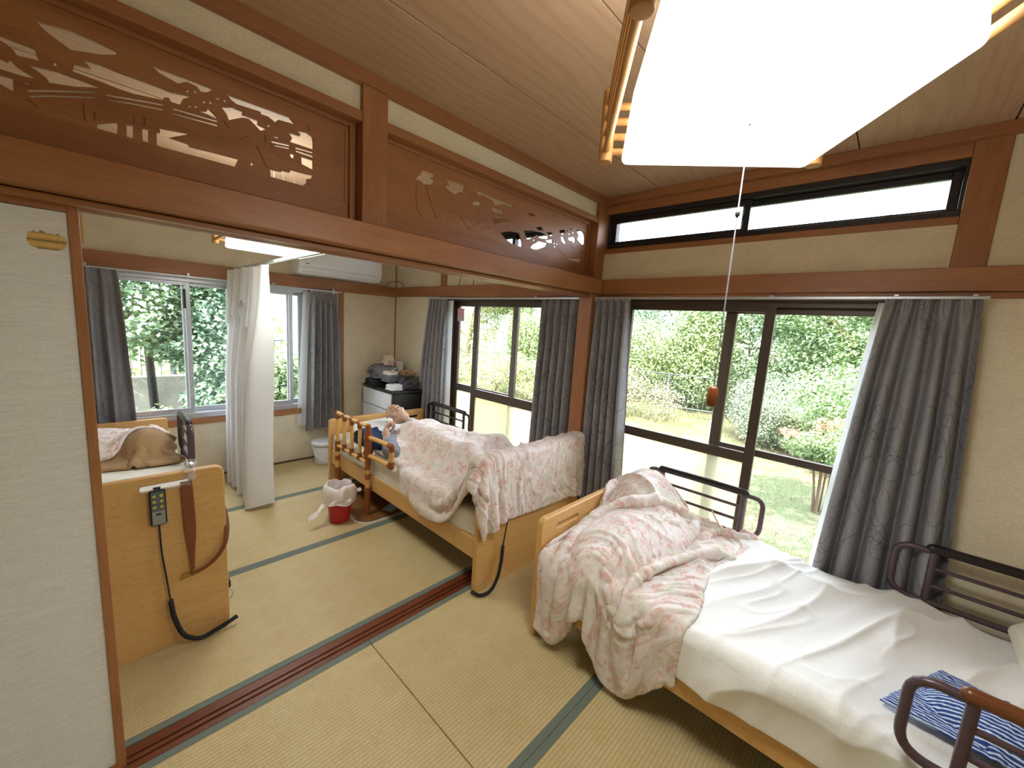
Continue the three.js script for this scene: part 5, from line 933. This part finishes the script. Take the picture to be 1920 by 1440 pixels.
{ // cane coloured standing handrail with a floor plate
  const t = thing('standing_handrail', 'cane coloured standing handrail with brown joints beside the person', 'handrail', [1.4, 0, 0]);
  const zA = -3.315, zB = -2.77, yT = 0.712, yL = 0.428, r = 0.0165;
  for (const z of [zA, zB]) { const p = mesh('post', rod([0, 0.013, z], [0, z === zB ? 0.72 : yT, z], r, r, 14), MT.cane, t); for (const [a, b, q] of [[0.01, 0.2, 0.022], [0.2, 0.235, 0.026], [0.3, 0.34, 0.021]]) mesh('sleeve', rod([0, a, z], [0, b, z], q, q, 14), MT.joint, p); }
  mesh('top_bar', rod([0, yT, zA], [0, yT, zB], r, r, 14), MT.cane, t); mesh('lower_bar', rod([0, yL, zA], [0, yL, zB], 0.0135, 0.0135, 14), MT.cane, t);
  for (let k = 1; k <= 3; k++) { const z = mix(zA, zB, k / 4); mesh('baluster', rod([0, yL, z], [0, yT, z], 0.0135, 0.0135, 12), MT.cane, t); for (const y of [yL, yT]) mesh('joint', mg(rod([0, y, z - 0.02], [0, y, z + 0.02], 0.0195, 0.0195, 12), rod([0, y + (y === yT ? -0.045 : 0.045), z], [0, y, z], 0.018, 0.018, 12)), MT.joint, t); }
  for (const [y, z] of [[yT, zA], [yL, zA], [yT, zB], [yL, zB]]) mesh('joint', mg(new THREE.SphereGeometry(0.0225, 14, 10).translate(0, y, z), rod([0, y - 0.05, z], [0, y + (y === yT ? 0 : 0.04), z], 0.021, 0.021, 12)), MT.joint, t);
  mesh('hinge', mg(rod([0, 0.46, zB], [0, 0.66, zB], 0.028, 0.028, 16), rod([0, 0.5, zB], [0, 0.52, zB], 0.034, 0.034, 16), rod([0, 0.62, zB], [0, 0.64, zB], 0.034, 0.034, 16)), MT.joint, t);
  const e = [0.0, zB + 0.345];
  mesh('swing_arm', mg(bent([[0, 0.63, zB], [0.004, 0.64, zB + 0.16], [e[0], 0.645, e[1]], [e[0], 0.5, e[1]], [0.004, 0.495, zB + 0.16], [0, 0.49, zB]], 0.0165, 0.03, 12)), MT.cane, t);
  for (const y of [0.645, 0.5]) mesh('elbow', mg(new THREE.SphereGeometry(0.023, 14, 10).translate(e[0], y, e[1]), rod([e[0], y, e[1] - 0.035], [e[0], y, e[1]], 0.021, 0.021, 12), rod([e[0], y, e[1]], [e[0], y + (y > 0.6 ? -0.035 : 0.035), e[1]], 0.021, 0.021, 12)), MT.joint, t);
  const pl = rrect(-0.1, 0.55, 2.66, 3.4, 0.1, 6); mesh('floor_plate', boxUV(ext(pl, [], 0.008, 0.003).rotateX(-Math.PI / 2).translate(0, 0.003, 0), 'x'), std({ color: 0x7c5430, roughness: 0.3 }), t);
  mesh('clear_edge', boxUV(ext(rrect(-0.115, 0.56, 2.645, 3.41, 0.11, 6), [], 0.002).rotateX(-Math.PI / 2).translate(0, 0.0016, 0), 'x'), MT.whitePlastic, t);
}
single('paper_slip', bx(-0.07, 0.07, 0, 0.001, -0.045, 0.045, 0).rotateY(0.5).translate(1.6, 0.0145, -2.76), std({ color: 0xb9c7dc, roughness: 0.6 }), 'pale blue paper slip on the handrail floor plate', 'paper');
{ // red bin with a white liner bag
  const t = thing('waste_bin', 'small red plastic bin with a white bag hanging over its rim', 'bin', [1.215, 0.003, -2.835]);
  mesh('bin', lathe([[0, 0], [0.068, 0], [0.072, 0.004], [0.09, 0.2], [0.094, 0.205], [0.09, 0.21], [0.085, 0.2], [0.066, 0.008], [0, 0.008]], 36), MT.red, t);
  mesh('bag', grid(72, 30, (u, v) => { const a = u * 6.2832, n1 = vn(Math.cos(a) * 1.6 + 5, Math.sin(a) * 1.6 + 5), n2 = vn(Math.cos(a) * 4 + 15, Math.sin(a) * 4 + v * 5 + 15) - 0.5, hi = 0.045 + 0.06 * n1; let r, y; if (v < 0.3) { r = 0.07 + v * 0.05; y = 0.12 + v / 0.3 * (0.09 + hi); } else { const k = (v - 0.3) / 0.7, arc = Math.min(1, k * 2.2); r = 0.085 + 0.026 * Math.sin(arc * 1.57) + 0.004 * k; y = 0.21 + hi * (1 + 0.2 * Math.sin(arc * 3.14)) - hi * 0.9 * arc - Math.max(0, k - 0.3) * 0.085 * (0.5 + 1.1 * n1); } r += n2 * 0.024 * (0.4 + v); return [Math.cos(a) * r, y + n2 * 0.015, Math.sin(a) * r]; }), MT.bag, t);
  mesh('bag_tail', grid(14, 14, (u, v) => [0.06 + u * 0.13, 0.2 - 0.02 * u + 0.012 * Math.sin(u * 9 + v * 4), -0.03 + v * 0.05 * (1 - u * 0.6) - 0.02 * u]), MT.bag, t);
  mesh('bag_tail', grid(14, 14, (u, v) => [-0.08 - u * 0.15, 0.17 - 0.09 * u + 0.012 * Math.sin(u * 8 + v * 5), 0.0 + (v - 0.5) * 0.07 * (1 - u * 0.5) + 0.03 * u]), MT.bag, t);
  mesh('green_cap', lathe([[0, 0], [0.014, 0], [0.014, 0.02], [0.01, 0.024], [0, 0.024]], 12).rotateZ(0.7).translate(-0.075, 0.205, 0.04), MT.green, t);
}
{ // white bucket
  const t = thing('lidded_bucket', 'white plastic bucket with a lid beside the far headboard', 'bucket', [1.62, 0.001, -4.13]);
  mesh('pail', lathe([[0, 0], [0.098, 0], [0.102, 0.005], [0.122, 0.2], [0, 0.2]], 32), MT.whitePlastic, t);
  mesh('lid', lathe([[0, 0.235], [0.1, 0.234], [0.128, 0.228], [0.134, 0.218], [0.134, 0.2], [0.125, 0.198]], 32), MT.whitePlastic, t);
  mesh('handle', tube([[-0.126, 0.19, 0], [-0.12, 0.1, 0.09], [-0.03, 0.045, 0.145], [0.06, 0.06, 0.135], [0.125, 0.19, 0]], 0.006, 30, 8), MT.whitePlastic, t);
}
{ // chest of drawers in the corner
  const t = thing('drawer_chest', 'chest of white drawers with black sides in the far corner', 'chest', [0, 0, 0]);
  mesh('carcass', mg(bx(2.085, 2.43, 0.03, 0.765, -4.24, -3.6, 0.012), bx(2.07, 2.44, 0.765, 0.795, -4.25, -3.585, 0.012)), MT.black, t);
  for (let k = 0; k < 4; k++) { const y = 0.05 + k * 0.179, d = mesh('drawer', mg(bx(2.068, 2.09, y, y + 0.172, -4.225, -3.63, 0.008, 'z')), MT.whitePlastic, t); mesh('grip_lip', bx(2.062, 2.072, y + 0.158, y + 0.17, -4.05, -3.8, 0.003, 'z'), MT.acWhite, d); }
  mesh('foot', mg(...[[2.1, -4.2], [2.1, -3.64], [2.4, -4.2], [2.4, -3.64]].map(([x, z]) => lathe([[0, 0], [0.02, 0], [0.024, 0.03], [0, 0.03]], 12).translate(x, 0, z))), MT.black, t);
  const fold = (n, x, y, z, sx, sz, h, m, lb, cat, layers = 3, seed = 1) => { const r = rng(seed), l = []; for (let k = 0; k < layers; k++) l.push(cushion(x + (r() - 0.5) * 0.012, y + h * (k + 0.5) / layers, z + (r() - 0.5) * 0.012, sx * (1 - 0.03 * k), h / layers * 0.62, sz * (1 - 0.04 * r()), 0.28, 0.002, seed + k)); single(n, mg(l), m, lb, cat); };
  fold('black_bag', 2.17, 0.795, -4.1, 0.09, 0.13, 0.06, MT.blackCloth, 'flat black bag at the left on the drawer chest', 'bag', 2, 3);
  single('grey_bag', mg(cushion(2.22, 0.93, -4.08, 0.11, 0.085, 0.17, 0.5, 0.012, 4), tube([[2.13, 0.9, -4.12], [2.1, 0.98, -4.1], [2.14, 0.99, -4.02], [2.15, 0.9, -3.98]], 0.008, 24, 8)), MT.greyCloth, 'soft grey bag lying on the black bag on the chest', 'bag');
  fold('folded_towels', 2.2, 0.855, -3.86, 0.07, 0.09, 0.075, MT.greyCloth, 'stack of grey towels in the middle of the drawer chest', 'towels', 3, 6);
  fold('white_cloth', 2.2, 0.93, -3.87, 0.06, 0.08, 0.035, MT.towel, 'white cloth folded on top of the grey towels', 'cloth', 2, 8);
  fold('paper_stack', 2.15, 0.795, -3.7, 0.07, 0.075, 0.055, MT.sheet, 'stack of white folded pads at the front of the chest', 'pads', 4, 9);
  single('dark_clothes', mg(cushion(2.3, 0.84, -3.68, 0.1, 0.05, 0.085, 0.55, 0.016, 12), cushion(2.3, 0.88, -3.76, 0.08, 0.035, 0.09, 0.6, 0.016, 13)), MT.darkCloth, 'heap of dark grey clothes at the right of the chest', 'clothes');
  single('patterned_cloth', cushion(2.35, 0.93, -3.82, 0.06, 0.04, 0.1, 0.6, 0.014, 15), MT.fuzz, 'small brown patterned cloth at the back of the chest', 'cloth');
  single('white_roll', cushion(2.28, 0.94, -3.97, 0.055, 0.05, 0.06, 0.7, 0.006, 16), MT.towel, 'round white cloth bundle against the corner wall', 'cloth');
  single('paper_bag', mg(cushion(2.33, 1.0, -4.16, 0.05, 0.11, 0.06, 0.4, 0.008, 17)), MT.cardboard, 'cream paper bag standing in the corner on the chest', 'paper bag');
  const bxn = thing('carton', 'white and red carton standing behind the clothes on the chest', 'carton'); mesh('box', bx(2.37, 2.43, 0.86, 1.05, -4.1, -4.0, 0.003), MT.whitePlastic, bxn); mesh('red_panel', bx(2.366, 2.3705, 0.9, 1.04, -4.095, -4.05, 0.0005), MT.redPrint, bxn);
  single('white_tag', bx(2.05, 2.054, 0.66, 0.76, -4.28, -4.25, 0.001), MT.whitePlastic, 'narrow white tag hanging at the left of the chest', 'tag');
}
{ // air conditioner
  const t = thing('air_conditioner', 'white wall air conditioner above the short grey curtain', 'air conditioner', [0, 0, 0]);
  const pr = [[-4.344, 1.9], [-4.344, 2.17], [-4.16, 2.17], [-4.125, 2.15], [-4.118, 2.0], [-4.125, 1.945], [-4.16, 1.905], [-4.2, 1.9]];
  mesh('case', ext(pr.map(([z, y]) => [-z, y]), [], 0.82, 0.006).rotateY(Math.PI / 2).translate(1.385, 0, 0), MT.acWhite, t);
  mesh('louver', bx(1.42, 2.16, 1.91, 1.918, -4.155, -4.132, 0.003).rotateX(0), MT.whitePlastic, t);
  mesh('panel_gap', bx(1.39, 2.2, 1.957, 1.9595, -4.1215, -4.1155, 0), MT.greyCloth, t);
  mesh('maker_mark', bx(1.435, 1.475, 1.985, 1.993, -4.1125, -4.111, 0), MT.greyCloth, t);
  mesh('pipe', rod([1.8, 1.9, -4.32], [1.8, 1.886, -4.32], 0.006), MT.greyCloth, t);
}
{ // framed sheet of paper
  const t = thing('picture_frame', 'light wooden frame with white paper high on the far wall', 'frame', [0, 0, 0]);
  const z = -4.343; mesh('paper', bx(-0.36, -0.02, 1.945, 2.33, z, z + 0.006, 0), MT.whitePlastic, t);
  for (const g of [bx(-0.38, 0.006, 1.922, 1.946, z, z + 0.018, 0.003), bx(-0.38, 0.006, 2.329, 2.352, z, z + 0.018, 0.003), bx(-0.38, -0.358, 1.946, 2.329, z, z + 0.018, 0.003), bx(-0.018, 0.006, 1.946, 2.329, z, z + 0.018, 0.003)]) mesh('frame', g, MT.bed, t);
}
// wire hangers left on the wall rail
const wire = (pts, label) => single('wire_hook', tube(pts, 0.003, 24, 6), MT.black, label, 'hook', 'wire hooks on the rail');
wire([[2.36, 1.887, -4.31], [2.42, 1.94, -4.3], [2.48, 1.95, -4.24], [2.485, 1.93, -4.16], [2.487, 1.888, -4.12]], 'arched black wire on the wall rail in the corner');
wire([[2.487, 1.888, -3.13], [2.48, 1.95, -3.1], [2.478, 1.97, -3.08]], 'left black wire hook above the far garden doors');
wire([[2.487, 1.888, -2.92], [2.48, 1.94, -2.9], [2.478, 1.96, -2.88]], 'right black wire hook above the far garden doors');
{ const t = thing('window_card', 'pink and grey card hanging in the top of the far doors', 'card', [2.538, 1.545, -3.14]); mesh('card', bx(-0.001, 0.001, 0, 0.125, -0.05, 0.05, 0), std({ color: 0xd99aa4, roughness: 0.7 }), t); mesh('print', bx(-0.0018, -0.001, 0.005, 0.045, -0.046, 0.046, 0), std({ color: 0xb9b2b4, roughness: 0.7 }), t); }
// remote control of the left bed
{
  const t = thing('remote_control', 'grey bed remote with six yellow buttons hanging on the left footboard', 'remote control', [0.153, 0.675, -2.152]);
  mesh('case', mg(bx(-0.027, 0.027, -0.078, 0.078, -0.012, 0.012, 0.008)), MT.black, t);
  mesh('face', bx(-0.021, 0.021, -0.072, -0.012, 0.0118, 0.0135, 0.0006), std({ color: 0x8f928a, roughness: 0.5 }), t);
  mesh('key_panel', bx(-0.022, 0.022, -0.012, 0.072, 0.0115, 0.013, 0.0006), std({ color: 0x595f66, roughness: 0.5 }), t);
  for (let j = 0; j < 3; j++) for (const x of [-0.0115, 0.0115]) mesh('button', lathe([[0, 0], [0.0068, 0], [0.0062, 0.002], [0, 0.0024]], 16).rotateX(Math.PI / 2).translate(x, 0.055 - j * 0.0245, 0.0132), std({ color: 0xb9b13c, roughness: 0.5 }), t);
  mesh('slot', bx(-0.008, 0.008, -0.03, -0.022, 0.0134, 0.0142, 0.0003), MT.black, t);
  mesh('hanger', bx(-0.012, 0.012, 0.074, 0.088, -0.012, 0.004, 0.003), MT.black, t);
  mesh('cord', tube([[0, -0.078, 0], [0.002, -0.2, 0.002], [0.012, -0.33, 0.004], [0.02, -0.44, 0.006]], 0.0035, 30, 8), MT.black, t);
  const coil = (pts, n, R, r) => { const c = new THREE.CatmullRomCurve3(pts.map((p) => V(...p))), L = [], N = n * 10, fr = c.computeFrenetFrames(N); for (let i = 0; i <= N; i++) { const a = i / 10 * 6.283, p = c.getPointAt(i / N).addScaledVector(fr.normals[i], Math.cos(a) * R).addScaledVector(fr.binormals[i], Math.sin(a) * R); L.push(p); } return plain(new THREE.TubeGeometry(new THREE.CatmullRomCurve3(L), N, r, 5)); };
  mesh('coiled_cord', coil([[0.02, -0.44, 0.006], [0.03, -0.53, 0.012], [0.06, -0.62, 0.03], [0.11, -0.655, 0.04], [0.18, -0.652, 0.03], [0.262, -0.64, 0.012]], 62, 0.0072, 0.0036), MT.black, t);
  const u = thing('bed_cable', 'black coiled cable hanging from the quilt down the middle footboard', 'cable', [0, 0, 0]);
  mesh('cord', tube([[1.645, 0.47, -1.512], [1.64, 0.4, -1.505], [1.622, 0.3, -1.505], [1.612, 0.24, -1.505]], 0.0035, 24, 8), MT.black, u);
  mesh('coiled_cord', coil([[1.612, 0.24, -1.505], [1.6, 0.14, -1.5], [1.56, 0.05, -1.49], [1.49, 0.016, -1.475], [1.43, 0.014, -1.49], [1.41, 0.02, -1.54]], 56, 0.0072, 0.0036), MT.black, u);
}
{ // leather strap tied through the slot of the left footboard
  const t = thing('leather_strap', 'brown leather strap with a brass buckle hanging on the left footboard', 'strap');
  const band = (c, w, n = 40) => { const q = new THREE.CatmullRomCurve3(c.map((p) => V(...p))); const P = []; for (let j = 0; j <= 3; j++) for (let i = 0; i <= n; i++) { const p = q.getPointAt(i / n), d = q.getTangentAt(i / n), s = V(d.y, -d.x, 0); if (s.length() < 0.2) s.set(0, 0, 1); s.normalize().multiplyScalar(w(i / n) * (j / 3 - 0.5)); P.push([p.x + s.x, p.y + s.y, p.z]); } return thick(n, 3, P, 0.0016, [1, 0.05]); };
  mesh('strap', band([[0.25, 0.765, -2.163], [0.252, 0.7, -2.157], [0.256, 0.55, -2.155], [0.257, 0.43, -2.154], [0.257, 0.335, -2.153]], (k) => 0.042 - 0.026 * smooth(0.45, 0.95, k)), MT.leather, t);
  mesh('strap_tail', band([[0.25, 0.325, -2.152], [0.3, 0.34, -2.148], [0.345, 0.375, -2.145], [0.378, 0.43, -2.145], [0.393, 0.5, -2.165], [0.394, 0.56, -2.2], [0.392, 0.6, -2.26]], () => 0.018), MT.leather, t);
  mesh('buckle', mg(bent([[0.215, 0.318, -2.148], [0.262, 0.327, -2.148], [0.264, 0.347, -2.148], [0.218, 0.338, -2.148], [0.215, 0.318, -2.148]], 0.0028, 0.004, 6), rod([0.255, 0.325, -2.147], [0.257, 0.352, -2.147], 0.0028)), MT.brass, t);
}
{ // clear plastic bags on the left bed
  const crump = (f, lb) => single('plastic_bag', grid(40, 40, f), MT.clear, lb, 'plastic bag', 'clear plastic bags');
  crump((u, v) => { const n = vn(u * 7 + 3, v * 7 + 3) - 0.5; return [0.098 + u * 0.17 + n * 0.008, 0.738 + v * 0.036 + (u > 0.8 ? (u - 0.8) * 0.15 * v : 0), -2.164 + 0.014 * Math.sin(v * 3.14) + n * 0.008]; }, 'crumpled clear plastic filling the slot of the left footboard');
  crump((u, v) => { const n = vn(u * 8 + 13, v * 8 + 3) - 0.5; return [0.392 + 0.03 * Math.sin(v * 2.6) * (0.4 + u) + n * 0.016, 0.6 - v * 0.2 + n * 0.01, -2.26 - u * 0.13 + n * 0.012 + v * 0.03]; }, 'crumpled clear plastic bag hanging at the right side of the left bed');
  crump((u, v) => { const a = u * 6.283, n = vn(Math.cos(a) * 2 + 7, v * 6 + 7) - 0.5, r = 0.014 + 0.012 * Math.sin(v * 9) ** 2 + n * 0.012; return [0.268 + Math.cos(a) * r, 0.765 + v * 0.085, -2.178 + Math.sin(a) * r * 1.6]; }, 'knot of clear plastic tied over the top of the left footboard');
}
single('ribbon', tube([[2.39, 0.56, -0.62], [2.385, 0.52, -0.59], [2.37, 0.48, -0.55], [2.36, 0.468, -0.52]], 0.004, 20, 6), std({ color: 0xd8b4aa, roughness: 0.9 }), 'thin pink quilt tie lying by the window rail', 'ribbon');
renderer.render(scene, camera);
